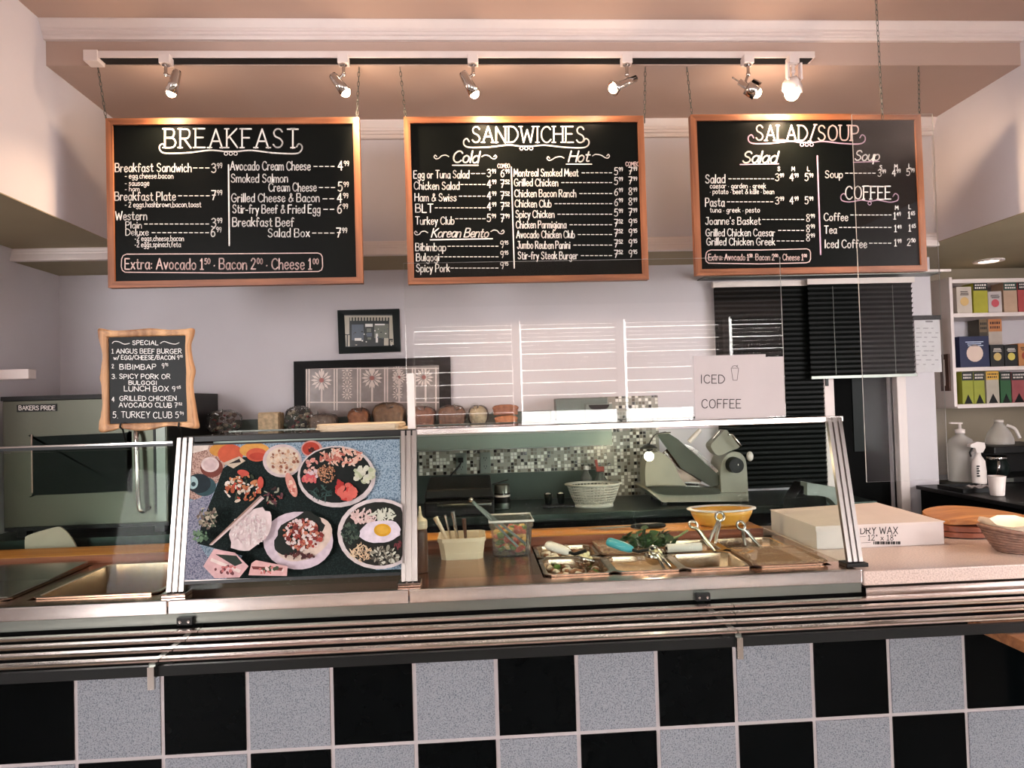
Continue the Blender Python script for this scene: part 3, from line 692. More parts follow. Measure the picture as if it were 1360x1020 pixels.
pan(px_[1], px_[2], 2.095, 2.32, 'front steel pan of egg salad holding the teal-handled scoop', ('flat', mat('tan_spread', (186, 146, 108), .5, var=.15, scale=60, bump=.4)), .014)
pan(px_[2], px_[3], 2.095, 2.32, 'front dark, nearly empty pan right of the teal scoop', ('flat', m_dkgreen), .07)
pan(px_[3], px_[4], 2.095, 2.32, 'front lidded pan at the right end by the guard post', ('bits', [m_ham, m_onion, m_tomato]), .03, lid=m_lid)
pan(px_[0], px_[1], 2.325, 2.53, 'rear pan behind the white-handled scoop', ('bits', [m_brownfood, m_onion]), .015)
pan(px_[1], px_[2], 2.325, 2.53, 'rear pan of pink ham slices under a clear lid, behind the teal scoop', ('bits', [m_ham, m_tomato, m_ham]), .02, lid=m_lid)
pan(px_[2], px_[3], 2.325, 2.53, 'rear dark pan beside the leafy greens', ('flat', m_dkgreen), .05)
pan(px_[3], px_[4], 2.325, 2.53, 'rear pan of black olives with open tongs, nearest the wax box', ('bits', [m_dkgreen, m_black]), .035)

def scoop(A, B, c, mh, label):
    """A handle end, B neck, c bowl centre"""
    A, B, c = V(A), V(B), V(c); t = thing('portion_scoop', tuple(c-V((0, 0, .035))), label, 'scoop', 'portion scoops')
    d = (B-A).normalized(); L = (B-A).length
    MB().lathe([(0, 0), (.012, .002), (.0155, .012), (.016, L*.6), (.013, L-.01), (.009, L), (0, L)], A, 14, 0, d, 1.2, .9).build('handle', mh, t)
    b = MB().tube([B-d*.004, B+d*.02, c+V((0, 0, .024))], .006, 8); b.build('neck', m_black, t)
    b = MB(); pr = [(.031*math.sin(a), -.031*math.cos(a)) for a in [i*math.pi/16 for i in range(9)]]
    b.lathe(pr+[(.029, 0)]+[(.028*math.sin(a), -.028*math.cos(a)) for a in [i*math.pi/16 for i in range(8, -1, -1)]], c, 18, 0, (d.x*.4, .2, .9)); b.build('bowl', m_chrome, t)
    o = MB()
    for _ in range(12): o.ball(c+V((rnd(-.018, .018), rnd(-.018, .018), rnd(-.006, .012))), .009, n=7, k=5, jit=.2)
    o = o.build('food', m_mayo, t); o['kind'] = 'stuff'
m_teal = mat('teal_plastic', (58, 150, 166), .35, var=.03); m_wgrey = mat('pale_grey_plastic', (216, 208, 204), .35, var=.02)
scoop((.235, 2.31, .955), (.305, 2.25, .938), (.355, 2.215, .925), m_wgrey, 'food scoop with a pale grey handle, left one')
scoop((.44, 2.29, .962), (.515, 2.24, .94), (.575, 2.2, .927), m_teal, 'food scoop with a teal handle, right one')
def tongs(hinge, tipa, tipb, label, loc, wd=.012, ring=.018):
    h, a, c = V(hinge), V(tipa), V(tipb); t = thing('tongs', loc, label, 'tongs', 'steel tongs at the pans')
    for tip in (a, c):
        d = (tip-h).normalized(); sd = d.cross(V((0, 1, 0))).normalized()
        pts = [h+d*.02, h.lerp(tip, .3)+sd*.003, h.lerp(tip, .7), tip]
        MB().tube(pts, [.006, .0075, .006, .005], 8).build('arm', m_chrome, t)
    m = ((a+c)/2-h).normalized(); s = V((1, 0, 0)); s = (s-m*s.dot(m)).normalized()
    MB().tube([h+m*(ring*.9*math.cos(k*math.pi/7))+s*(ring*.8*math.sin(k*math.pi/7)) for k in range(14)], .005, 7, 0, True).build('hinge_loop', m_chrome, t)
def at(px, py, Y): return tuple(PY(px, py, Y))
tongs(at(869, 731, 2.2), at(883, 757, 2.13), at(891, 754, 2.13), 'short steel tongs lying on the dark front pan rim', at(887, 757, 2.13))
tongs(at(921, 697, 2.34), at(944, 727, 2.27), at(950, 733, 2.22), 'steel tongs leaning left out of the lidded pan', at(947, 733, 2.22))
tongs(at(956, 686, 2.36), at(942, 719, 2.33), at(950, 722, 2.3), 'steel tongs leaning right, crossing the left-leaning pair', at(946, 722, 2.3))
tongs(at(984, 698, 2.45), at(990, 725, 2.41), at(1010, 727, 2.41), 'open steel tongs standing in the olive pan', at(1000, 727, 2.41))
# bunch of greens over the rear pans
t = thing('leafy_greens', (.63, 2.42, .905), 'bunch of dark green curly lettuce lying over the rear pans', 'greens')
lf = MB(); m_leaf = mat('dark_leaf', (38, 66, 30), .5, var=.5, scale=40)
for i in range(90):
    c = V((.61+random.gauss(0, .045), 2.42+random.gauss(0, .025), .915+abs(random.gauss(0, .018)))); u = V((rnd(-1, 1), rnd(-1, 1), rnd(-.2, 1))).normalized(); v = u.orthogonal().normalized(); s = rnd(.014, .026); w_ = u.cross(v)
    lf.add([c-u*s, c-u*s*.2+v*s*.7+w_*s*.2, c+u*s*.5+v*s*.4, c+u*s-w_*s*.25, c+u*s*.4-v*s*.5, c-u*s*.3-v*s*.6+w_*s*.2, c+w_*s*.25], [(0, 1, 6), (1, 2, 6), (2, 3, 6), (3, 4, 6), (4, 5, 6), (5, 0, 6)], 0, True)
o = lf.build('leaves', m_leaf, t); o['kind'] = 'stuff'
MB().tube([(.66, 2.43, .92), (.73, 2.44, .935), (.77, 2.45, .955)], .004, 6).build('stalk', mat('pale_stalk', (120, 130, 80), .5), t)
t = thing('wrap_roll', (.71, 2.325, .9065), 'short pale roll lying across the dark front pan', 'roll')
MB().cyl((.655, 2.325, .921), (.775, 2.325, .921), .0145, n=16).build('sheet', m_wgrey, t)
MB().cyl((.65, 2.325, .921), (.655, 2.325, .921), .006, n=10).build('core', m_black, t)

# wooden boards along the rear edge
for x0, x1, lb in ((-1.98, -.93, 'long wooden cutting board behind the steam-table pans at the left'), (-.22, 1.1, 'long wooden cutting board behind the cold-well pans, with knife and bowl')):
    t = thing('cutting_board', ((x0+x1)/2, 2.64, .9), lb, 'cutting board', 'long wooden cutting boards')
    bx('board', m_chop, x0, x1, 2.566, 2.725, .9, .931, t, .002); bx('front_edge', m_chopd, x0, x1, 2.562, 2.566, .9, .929, t)
# knife
kz = .931
t = thing('kitchen_knife', (.62, 2.64, kz), 'kitchen knife with a black riveted handle on the right cutting board', 'knife')
A, B = PZ(836, 698.5, kz+.012), PZ(886, 698, kz+.012)
MB().ball(((A.x+B.x)/2, (A.y+B.y)/2, kz+.0115), (B.x-A.x)/2, .014, .011, n=20, k=8, sq=.7).build('handle', m_black, t)
MB().prism([(A.x+.004, A.y-.012, kz+.008), (A.x+.004, A.y+.014, kz+.008), (A.x-.2, A.y+.02, kz+.003), (A.x-.1, A.y-.01, kz+.005)], (0, 0, .002)).build('blade', m_chrome, t)
for q in (.3, .7): MB().cyl((A.x+(B.x-A.x)*q, (A.y+B.y)/2-.002, kz+.021), (A.x+(B.x-A.x)*q, (A.y+B.y)/2-.002, kz+.0245), .004, n=8).build('rivet', m_chrome, t)
# yellow ribbed bowl
m_yel = mat('yellow_plastic', (216, 156, 62), .4, var=.06)
c = PY(959, 702, 2.645); t = thing('mixing_bowl', (c.x, 2.645, kz), 'yellow ribbed plastic bowl with a clear rim on the right cutting board', 'bowl')
b = MB(); n = 72; pr = [(0, .001), (.085, .001), (.1, .012), (.118, .045), (.124, .062), (.119, .062), (.112, .045), (.094, .012), (0, .008)]; vs = []
for r, h in pr:
    for j in range(n): q = r*(1+(.012 if j % 2 and .01 < h < .06 else 0)); vs.append((c.x+q*math.cos(2*math.pi*j/n), 2.645+q*.62*math.sin(2*math.pi*j/n), kz+h))
b.add(vs, [(i*n+j, i*n+(j+1) % n, (i+1)*n+(j+1) % n, (i+1)*n+j) for i in range(len(pr)-1) for j in range(n)], 0, True)
b.build('bowl_body', m_yel, t)
MB().lathe([(.12, .06), (.137, .064), (.137, .068), (.12, .069)], (c.x, 2.645, kz), 40, 0, (0, 0, 1), 1, .62).build('clear_rim', m_wgrey, t)

# squeeze bottle and the two deli tubs on the steel deck
m_sauce = mat('brown_sauce', (92, 60, 46), .35, var=.1); m_cream = mat('cream_plastic', (226, 208, 184), .4, var=.03)
c = PY(559, 735, 2.23); X = c.x; z0 = .9; t = thing('squeeze_bottle', (X, 2.23, z0), 'squeeze bottle of brown sauce with a cream nozzle cap behind the middle post', 'bottle')
MB().lathe([(0, 0), (.021, .001), (.0225, .006), (.0225, .125), (.02, .14), (0, .141)], (X, 2.23, z0), 20).build('bottle_body', m_sauce, t)
MB().lathe([(0, .14), (.0225, .14), (.0235, .146), (.0235, .165), (.021, .169), (.01, .176), (.006, .184), (.003, .212), (0, .213)], (X, 2.23, z0), 20).build('nozzle_cap', m_cream, t)
def tub(pxa, pxb, Y, h, mbody, label, wy=.075):
    a, c = PY(pxa, 740, Y), PY(pxb, 740, Y); x0, x1 = a.x, c.x
    t = thing('deli_tub', ((x0+x1)/2, Y+wy, .9), label, 'tub', 'open deli tubs')
    b = MB(); d = .012
    def lp(e, z): r = .018; return [(x0+e, Y+e+r, z), (x0+e+r, Y+e, z), (x1-e-r, Y+e, z), (x1-e, Y+e+r, z), (x1-e, Y+2*wy-e-r, z), (x1-e-r, Y+2*wy-e, z), (x0+e+r, Y+2*wy-e, z), (x0+e, Y+2*wy-e-r, z)]
    ls = [lp(d, .9), lp(.004, .9+h*.8), lp(0, .9+h*.82), lp(0, .9+h), lp(.004, .9+h), lp(.006, .9+h*.8), lp(d+.003, .904)]
    b.add(sum(ls, []), [(i*8+j, i*8+(j+1) % 8, i*8+8+(j+1) % 8, i*8+8+j) for i in range(6) for j in range(8)]+[tuple(range(48, 56)), tuple(range(8))[::-1]], 0)
    b.build('tub_body', mbody, t); return t, x0, x1
t, x0, x1 = tub(581, 646, 2.36, .076, m_cream, 'cream plastic tub full of serving spoons, beside the squeeze bottle')
def utensil(A, B, label, mt=m_chrome, r=.006, spoon=True):
    A, B = V(A), V(B); t = thing('serving_spoon', tuple(B), label, 'spoon', 'spoons in the cream tub')
    MB().tube([A, A.lerp(B, .5)+V((0, 0, .003)), B], [r*1.3, r, r*.8], 8).build('handle', mt, t)
    MB().ball(B, .02, .01, .014, n=10, k=6).build('bowl', mt, t)
Yb = 2.43
utensil(at(578, 687, Yb), at(596, 722, Yb), 'cream-handled spoon, leftmost in the cream tub', m_cream, .007)
utensil(at(591, 684, Yb+.02), at(600, 722, Yb+.02), 'slim steel spoon second from the left in the cream tub', m_chrome, .004)
utensil(at(601, 680, Yb), at(609, 722, Yb), 'steel spoon with a looped end, standing tallest in the cream tub', m_chrome, .006)
utensil(at(616, 689, Yb+.03), at(619, 722, Yb+.03), 'brown-handled spoon, rightmost in the cream tub', m_sauce, .006)
m_tub = clear('tub_plastic', (.97, .93, .9), 1.3, .05)
t, x0, x1 = tub(651, 710, 2.38, .125, m_tub, 'clear plastic tub of red and orange salad with a white rim')
b = MB()
for _ in range(170): s = rnd(.009, .017); b.ball((rnd(x0+.026, x1-.026), rnd(2.405, 2.5), rnd(.914, .99)), s, s*.8, s*.7, random.randrange(3), 7, 5, .15)
o = b.build('salad', [m_tomato, m_cheese, m_lettuce], t); o['kind'] = 'stuff'
b = MB(); zz = .9+.125
b.tube([(x0, 2.38, zz), (x1, 2.38, zz), (x1, 2.53, zz), (x0, 2.53, zz)], .004, 6, 0, True); b.build('rim', m_wgrey, t)
A, B, Cc = V(at(624, 663, 2.4)), V(at(688, 726, 2.374)), V(at(698, 722, 2.374))
t = thing('long_tongs', tuple(B), 'long flat steel tongs leaning across the red salad tub', 'tongs')
for e in (B, Cc):
    MB().bar(A+V((0, 0, 0)), e, .008, .004, 0, (0, 1, 0)).build('arm', m_steeld, t)
MB().ball(tuple(A+V((.004, 0, -.002))), .009, n=10, k=6).build('hinge', m_chrome, t)

# ================================================================ SNEEZE GUARD
PB, PT = V((0, 2.075, .9)), V((0, 2.167, 1.355)); sd = PT-PB
PN = V((0, -sd.z, sd.y)).normalized()
t = thing('sneeze_guard', (.14, 2.3, .9), 'sloping glass sneeze guard on three steel posts, carrying the food poster', 'sneeze guard')
for X in (-.892, -.206, 1.176):
    q = [(-.024, 0), (-.024, -.012), (-.012, -.012), (-.012, -.004), (-.006, -.004), (-.006, -.012), (.006, -.012), (.006, -.004), (.012, -.004), (.012, -.012), (.024, -.012), (.024, 0)]
    MB().prism([PB+V((X+a, 0, .012))-PN*c*1.2 for a, c in q], sd*.985).build('post', m_steelv, t)
    f = MB().box(X-.035, X+.035, 2.05, 2.1, .9, .912).build('foot', m_chrome if X < 1 else m_black, t, .002)
def slab(b, x0, x1, s0, s1, off, th, m=0):
    p0, p1 = PB+sd*s0, PB+sd*s1
    return b.prism([V((x0, 0, 0))+p0-PN*off, V((x1, 0, 0))+p0-PN*off, V((x1, 0, 0))+p1-PN*off, V((x0, 0, 0))+p1-PN*off], -PN*th, m)
slab(MB(), -.18, 1.162, .03, .97, .004, .005).build('front_glass', m_glass, t)
slab(MB(), -.876, -.23, .03, .97, .004, .005).build('front_glass', m_glass, t)
bx('top_glass', m_glass, -.9, 1.19, 2.18, 2.56, 1.357, 1.363, t)
MB().box(-.182, 1.21, 2.158, 2.186, 1.347, 1.366).build('top_rail', m_steel, t, .002)
MB().box(-.9, -.184, 2.156, 2.184, 1.347, 1.366).build('top_rail', m_black, t, .002)
bx('rear_rail', m_steeld, -.9, 1.19, 2.55, 2.57, 1.353, 1.366, t)
for X in (-.892, 1.176): bx('side_arm', m_steeld, X-.008, X+.008, 2.186, 2.55, 1.3505, 1.3568, t)
# low guard over the steam table at the left
t = thing('low_guard', (-1.45, 2.17, .9), 'black-railed clear guard over the steam table at the far left', 'sneeze guard')
bx('top_rail', m_black, -2.03, -.93, 2.155, 2.18, 1.338, 1.352, t); bx('rail_trim', m_chrome, -2.03, -.93, 2.15, 2.155, 1.347, 1.352, t)
slab(MB(), -2.03, -.94, .03, .95, .004, .005).build('front_glass', m_glass, t)

# food poster ---------------------------------------------------------------
t = thing('food_poster', (-.56, 2.07, .93), 'printed food photo poster of bowls, rice and fried egg behind the left guard glass', 'poster')
s0, s1 = .085, .955
slab(MB(), -.874, -.234, s0, s1, -.012, .006).build('backing', m_white, t)
slab(MB(), -.874, -.234, s0-.02, s0, -.014, .01).build('bottom_edge', m_black, t)
slab(MB(), -.874, -.234, s1, s1+.012, -.014, .01).build('top_edge', m_black, t)
PC = {}
def pm(rgb, sp=None):
    rgb = tuple(int(v*.84) for v in rgb); k = (rgb, sp)
    if k not in PC: PC[k] = (len(PC), speckle('print_%d' % len(PC), rgb, sp, 240, .6, .6, .1) if sp else mat('print_%d' % len(PC), rgb, .6, var=.12, scale=60, spec=.15))
    return PC[k][0]
pr = MB(); LY = [0]
O_ = PB+PN*.0125
def poly(pts, rgb, sp=None):
    LY[0] += 1
    P = [PP(min(max(a, 236), 534.5), min(max(c, 582), 772), O_+PN*(.00004*LY[0]), PN) for a, c in pts]
    pr.add(P, [tuple(range(len(P)))], pm(rgb, sp))
def ell(cx, cy, rx, ry, rgb, n=26, j=0, rot=0, sp=None):
    ca, sa = math.cos(rot), math.sin(rot); pts = []
    for i in range(n):
        q = 1+rnd(-j, j); a = 2*math.pi*i/n; x, y = rx*q*math.cos(a), ry*q*math.sin(a); pts.append((cx+x*ca-y*sa, cy+x*sa+y*ca))
    poly(pts, rgb, sp)
def bits(cx, cy, rx, ry, n, cols, s=(2, 4), asp=(.5, 1)):
    for _ in range(int(n*1.7)):
        a = rnd(0, 6.28); r = math.sqrt(rnd(0, 1)); k = rnd(*s)*.82; ell(cx+rx*r*math.cos(a), cy+ry*r*math.sin(a), k, k*rnd(*asp), random.choice(cols), 7, .2, rnd(0, 3))
poly([(252, 591), (531, 583), (534, 752), (534, 760), (240, 771)], (150, 172, 188), (78, 100, 118))
poly([(252, 592), (310, 590), (290, 640), (262, 665), (246, 660)], (196, 164, 150), (120, 92, 84))
poly([(252, 592), (278, 590), (276, 597), (252, 603)], (232, 220, 210))
poly([(242, 770), (246, 668), (283, 655), (262, 718), (272, 735), (300, 769)], (150, 152, 170), (84, 88, 108))
poly([(262, 722), (268, 694), (286, 650), (296, 622), (318, 608), (350, 604), (395, 606), (420, 640), (440, 662), (470, 668), (490, 660), (458, 690), (450, 712), (462, 740), (500, 757), (534, 756), (534, 764), (300, 769), (322, 738)], (10, 22, 21), (22, 36, 34))
for cx, cy, rx, ry, c in ((296, 598, 18, 9, (214, 150, 70)), (306, 603, 17, 13, (206, 96, 66)), (338, 598, 20, 10, (220, 160, 80)), (341, 604, 14, 9, (204, 92, 66)), (342, 606, 11, 5, (186, 70, 52))): ell(cx, cy, rx, ry, c)
poly([(296, 615), (318, 606), (326, 612), (310, 622)], (206, 190, 170)); poly([(304, 616), (318, 609), (320, 614)], (40, 30, 30))
ell(281, 621, 15, 13, (120, 62, 52)); ell(279, 617, 12, 10, (226, 206, 204)); ell(279, 617, 9, 7.5, (214, 190, 190))
ell(271, 646, 16, 13, (52, 82, 88)); ell(264, 642, 16, 13, (30, 44, 50)); ell(256, 641, 7, 8.5, (170, 200, 204)); ell(257, 643, 3, 3, (40, 60, 66))
ell(375, 612, 26, 22, (210, 194, 194)); ell(376, 612, 22.5, 18.5, (224, 208, 190)); bits(377, 612, 19, 15, 60, [(226, 196, 170), (232, 214, 190), (200, 160, 132), (150, 96, 78)], (2, 3.6))
ell(414, 596, 14, 11, (214, 150, 140)); ell(413, 596, 11.5, 9, (176, 62, 46)); bits(414, 597, 5, 3, 6, [(70, 30, 28), (200, 90, 70)], (2, 3))
bits(322, 648, 24, 18, 46, [(222, 206, 186), (200, 130, 88), (178, 90, 60), (232, 222, 212), (198, 76, 60), (60, 70, 50)], (2.5, 5.5), (.3, .8)); ell(323, 628, 8, 4, (200, 84, 70), rot=.2); ell(346, 641, 4, 8, (200, 84, 70))
bits(363, 659, 12, 12, 16, [(150, 76, 74), (96, 60, 66), (160, 160, 140), (60, 40, 40)], (2, 6), (.2, .5))
ell(387, 644, 6, 17, (216, 150, 136), rot=-.35); bits(388, 645, 4, 12, 12, [(232, 200, 180), (190, 110, 96)], (1.5, 3))
ell(447, 633, 52, 41, (216, 204, 204)); ell(446, 631, 48, 37, (18, 24, 22))
bits(452, 607, 30, 10, 50, [(222, 160, 140), (232, 190, 170), (190, 110, 96), (230, 206, 190)], (3, 7), (.2, .45)); bits(414, 622, 10, 14, 16, [(226, 180, 168), (210, 140, 130)], (2, 4)); bits(415, 630, 8, 5, 12, [(228, 208, 214)], (2, 3.2)); bits(411, 637, 9, 6, 10, [(200, 86, 92), (214, 120, 110)], (2.5, 4.5))
bits(433, 629, 12, 12, 70, [(206, 160, 124), (180, 126, 92), (150, 100, 76)], (1, 2)); bits(484, 628, 12, 14, 16, [(206, 210, 182), (180, 190, 156), (214, 214, 196)], (4, 6), (.6, .9))
bits(426, 655, 14, 9, 16, [(40, 64, 60), (56, 84, 78)], (3, 8), (.15, .25)); bits(458, 652, 14, 12, 11, [(198, 62, 56), (214, 104, 92), (176, 48, 46)], (4, 8), (.6, 1))
ell(396, 718, 46.5, 38.5, (212, 196, 206)); ell(404, 716, 40, 26, (222, 200, 186), rot=-.5); ell(397, 708, 36, 22, (24, 30, 24), j=.1, rot=-.6)
bits(402, 710, 26, 20, 120, [(230, 208, 206), (170, 70, 60), (196, 120, 96), (120, 46, 42), (234, 220, 214)], (2, 4.4)); bits(398, 738, 20, 5, 14, [(70, 34, 36), (96, 50, 46)], (2, 4))
ell(503, 709, 55, 47, (220, 208, 208)); ell(504, 709, 50, 42.5, (30, 30, 26))
bits(484, 686, 18, 9, 30, [(222, 190, 184), (232, 208, 200)], (3, 7), (.2, .4)); bits(510, 684, 14, 8, 16, [(214, 216, 198)], (4, 9), (.15, .3)); bits(466, 708, 12, 14, 40, [(44, 60, 52), (74, 90, 76), (24, 34, 30)], (2, 4)); bits(480, 734, 14, 12, 50, [(222, 188, 150), (232, 208, 176)], (2, 6), (.12, .25)); bits(511, 738, 18, 11, 34, [(206, 206, 190), (150, 146, 130), (80, 76, 66)], (3, 6), (.25, .6)); bits(528, 722, 5, 6, 8, [(110, 46, 50)], (2, 5), (.2, .4))
ell(505, 706, 28, 15, (226, 214, 226), j=.05, rot=-.1); ell(508, 704, 11.5, 8.5, (214, 160, 38)); ell(508, 704, 8, 5.5, (222, 172, 60))
ell(333, 703, 34, 22, (228, 210, 210), j=.07, rot=-.75); bits(332, 703, 24, 22, 90, [(236, 224, 222), (214, 190, 192), (240, 232, 230)], (1.6, 3.4), (.4, .7))
poly([(346, 658), (351, 662), (282, 724), (278, 724)], (222, 202, 200)); poly([(346, 658), (348, 660), (280, 723), (278, 723)], (160, 130, 120))
bits(276, 688, 14, 15, 34, [(150, 140, 120), (110, 96, 86), (70, 84, 66), (190, 180, 160)], (2, 4.5), (.3, .7)); bits(266, 712, 10, 8, 18, [(110, 140, 110), (66, 92, 70)], (2, 4))
poly([(270, 752), (284, 729), (312, 734), (330, 752), (318, 767), (285, 768)], (222, 180, 182)); poly([(286, 736), (314, 738), (322, 748), (312, 752)], (40, 50, 44)); poly([(281, 741), (320, 757), (318, 761), (279, 745)], (236, 220, 214)); bits(300, 757, 15, 6, 14, [(200, 120, 120), (110, 60, 66), (230, 190, 190)], (2, 4))
poly([(330, 764), (334, 748), (340, 744), (382, 752), (381, 765)], (224, 178, 176)); poly([(334, 752), (376, 754), (374, 758), (336, 756)], (120, 60, 56)); bits(358, 757, 18, 4, 12, [(70, 80, 60), (236, 214, 208), (200, 120, 116)], (2, 4))
mats_ = [None]*len(PC)
for i, m_ in PC.values(): mats_[i] = m_
pr.build('printed_photo', mats_, t)

# ================================================================ CLEAR SCREENS AND SIGN
def sheet(x0, x1, y0, y1, z0, z1):
    b = MB(); b.box(x0, x1, y0, y1, z0, z1); b.m = [1, 1, 0, 1, 0, 1]; return b
t = thing('acrylic_screen', (.41, 2.2, 1.367), 'clear acrylic screen standing on the sneeze guard, with the coffee sign on it', 'screen', 'clear acrylic screens')
sheet(-.213, 1.036, 2.198, 2.203, 1.367, 1.902).build('sheet', [m_clear, m_edge], t)
bx('side_clip', m_white, -.212, -.188, 2.19, 2.212, 1.366, 1.545, t, .002)
t = thing('acrylic_screen', (1.38, 2.1, 1.155), 'clear acrylic screen hanging on a chain in front of the coffee corner', 'screen', 'clear acrylic screens')
sheet(1.245, 1.516, 2.0985, 2.1025, 1.155, 2.34).build('sheet', [m_clear, m_edge], t)
cp = PY(1172, 151, 2.1); cb = MB(); n = 34; tp = V((cp.x-.008, 2.1, 2.907)); bp = V((cp.x, 2.1, 2.325))
for i in range(n):
    q0 = tp.lerp(bp, i/n); q1 = tp.lerp(bp, (i+1.25)/n); cx = (q0+q1)/2; L = (q1-q0).length/2; u = (q1-q0).normalized(); s = V((1, 0, 0)) if i % 2 else V((0, 1, 0))
    cb.tube([cx+u*(L*math.cos(k*math.pi/4))+s*(.0036*math.sin(k*math.pi/4)) for k in range(8)], .0011, 5, 0, True)
cb.build('chain', m_steeld, t)
t = thing('paper_sign', (.877, 2.194, 1.366), 'white paper sign reading ICED COFFEE on the clear screen', 'sign')
a, c = PY(920, 473, 2.194), PY(1016, 473, 2.194)
MB().box(.762, 1.032, 2.1925, 2.1945, 1.37, 1.568).build('back_sheet', m_paper, t)
MB().box(a.x, c.x, 2.189, 2.1915, 1.367, a.z).build('front_sheet', m_paper, t)
P = lambda px, py: PY(px, py, 2.1885)
b = MB(); text(b, P, 'ICED', 931, 962, 509, 11, 1.1, gap=.22, jig=0); b.build('printed_word', m_ink, t)
b = MB(); text(b, P, 'COFFEE', 932, 984, 542, 11.5, 1.1, gap=.2, jig=0); b.build('printed_word', m_ink, t)
b = MB(); ink(b, P, [(971, 489), (973.5, 505), (979, 505), (981, 489)], .6); ink(b, P, [(971, 489), (981, 489)], .6); ink(b, P, smooth([(972, 488), (974, 486), (978, 486), (980, 488)]), .6); ink(b, P, [(978, 487), (980, 485)], .6); b.build('cup_drawing', m_ink, t)
# folded wrapper on the guard top
t = thing('paper_bag_stack', (-.38, 2.33, 1.363), 'flat stack of cream paper bags lying on top of the guard', 'paper bags')
a, c = PY(425, 575, 2.28), PY(534, 572, 2.28)
for k in range(4):
    d = rnd(-.012, .012); m0 = MB(); pts = smooth([(a.x+d+.01, 2.24+k*.005, 0), (a.x+.1, 2.236, 0), (c.x-.06, 2.238, 0), (c.x+d, 2.25, 0), (c.x-.006+d, 2.42, 0), (a.x+.12, 2.43, 0), (a.x+d-.012, 2.4, 0)], 3, True)
    m0.prism([(x, y, 1.3635+k*.0055) for x, y, _ in pts], (0, 0, .005)).build('bag', mat('cream_paper', (206, 190, 166), .8, var=.04), t)

# ================================================================ SPECIALS BOARD
YS = 2.14
a, c = PY(140, 447, YS), PY(252, 561, YS); x0, x1, z0, z1 = a.x, c.x, c.z, a.z
t = thing('specials_board', ((x0+x1)/2, YS, z0-.03), 'small chalkboard of numbered specials in a wavy carved wooden frame', 'specials board')
def Q(px, py): return PY(px, py, YS)
outer = [(131, 438), (134, 436), (150, 439), (175, 438), (200, 436), (225, 438), (245, 437), (256, 436), (256, 445), (252, 458), (254, 476), (258, 492), (256, 503), (255, 515), (258, 535), (261, 555), (263, 568), (255, 569), (243, 567), (222, 566), (200, 571), (180, 572), (160, 569), (145, 573), (133, 574), (132, 566), (136, 550), (138, 530), (136, 512), (134, 500), (136, 488), (138, 470), (133, 452)]
inner = [(146, 448), (200, 448), (244, 448), (249, 561), (198, 561), (147.5, 561)]
out_s = smooth([Q(*p) for p in outer], 3, True)
n = len(out_s); cxm, czm = (x0+x1)/2, (z0+z1)/2
ii, jj = Q(146, 448), Q(249, 561); hx0, hx1, hz0, hz1 = ii.x, jj.x, jj.z, ii.z
def onrect(p):
    dx, dz = p[0]-cxm, p[2]-czm; s = min((hx1-cxm)/abs(dx) if dx else 9, (hz1-czm)/abs(dz) if dz else 9); return (cxm+dx*s, czm+dz*s)
vs = []
for p in out_s:
    qx, qz = onrect(p); mx, mz = p[0]*.5+qx*.5, p[2]*.5+qz*.5
    vs += [(p[0], YS+.012, p[2]), (p[0], YS, p[2]), (p[0]*.8+qx*.2, YS-.012-rnd(0, .004), p[2]*.8+qz*.2), (mx, YS-.006, mz), (p[0]*.15+qx*.85, YS-.011, p[2]*.15+qz*.85), (qx, YS-.002, qz), (qx, YS+.012, qz)]
MB().add(vs, [(i*7+k, i*7+k+1, ((i+1) % n)*7+k+1, ((i+1) % n)*7+k) for i in range(n) for k in range(6)], 0, True).build('carved_frame', m_carve, t)
bx('chalk_panel', m_board, hx0-.004, hx1+.004, YS+.002, YS+.01, hz0-.004, hz1+.004, t)
P = lambda px, py: PY(px, py, YS+.0012)
b = MB(); S = [('SPECIAL', 176, 210, 458, 5.5), ('1 ANGUS BEEF BURGER', 148.5, 241, 469.5, 6), ('w/ EGG/CHEESE/BACON 9^95', 151, 242, 477.5, 5.5), ('2', 148.5, None, 489, 5), ('BIBIMBAP', 159, 207, 490.5, 6.5), ('9^95', 215, None, 489, 6.5),
    ('3. SPICY PORK OR', 148.5, 226, 503, 6), ('BULGOGI', 171, 208, 511, 5), ('LUNCH BOX 9^95', 165, 239, 519.5, 6.5), ('4', 148.5, None, 533.5, 6.5), ('GRILLED CHICKEN', 159, 234, 532, 6), ('AVOCADO CLUB 7^52', 158, 241, 541, 6), ('5. TURKEY CLUB 5^99', 150, 243, 555, 8)]
for s, xa, xb, y, cp_ in S: text(b, P, s, xa, xb, y, cp_, .95, 0, .2, jig=.03)
ink(b, P, smooth([(149, 456), (152, 453.5), (158, 454), (165, 457), (172, 456)]), .9); ink(b, P, smooth([(213, 456), (218, 453.5), (226, 456), (233, 457), (238, 455)]), .9)
b.build('chalk_lettering', m_chalk, t)
for px in (163, 240):
    q = Q(px, 566); r_ = MB().tube([(q.x, YS-.012, q.z+.012), (q.x, YS-.016, q.z-.002), (q.x, YS+.0, q.z-.01), (q.x, YS+.018, 1.352), (q.x, 2.172, 1.3525)], .003, 6); r_.build('wire_clip', m_black, t)
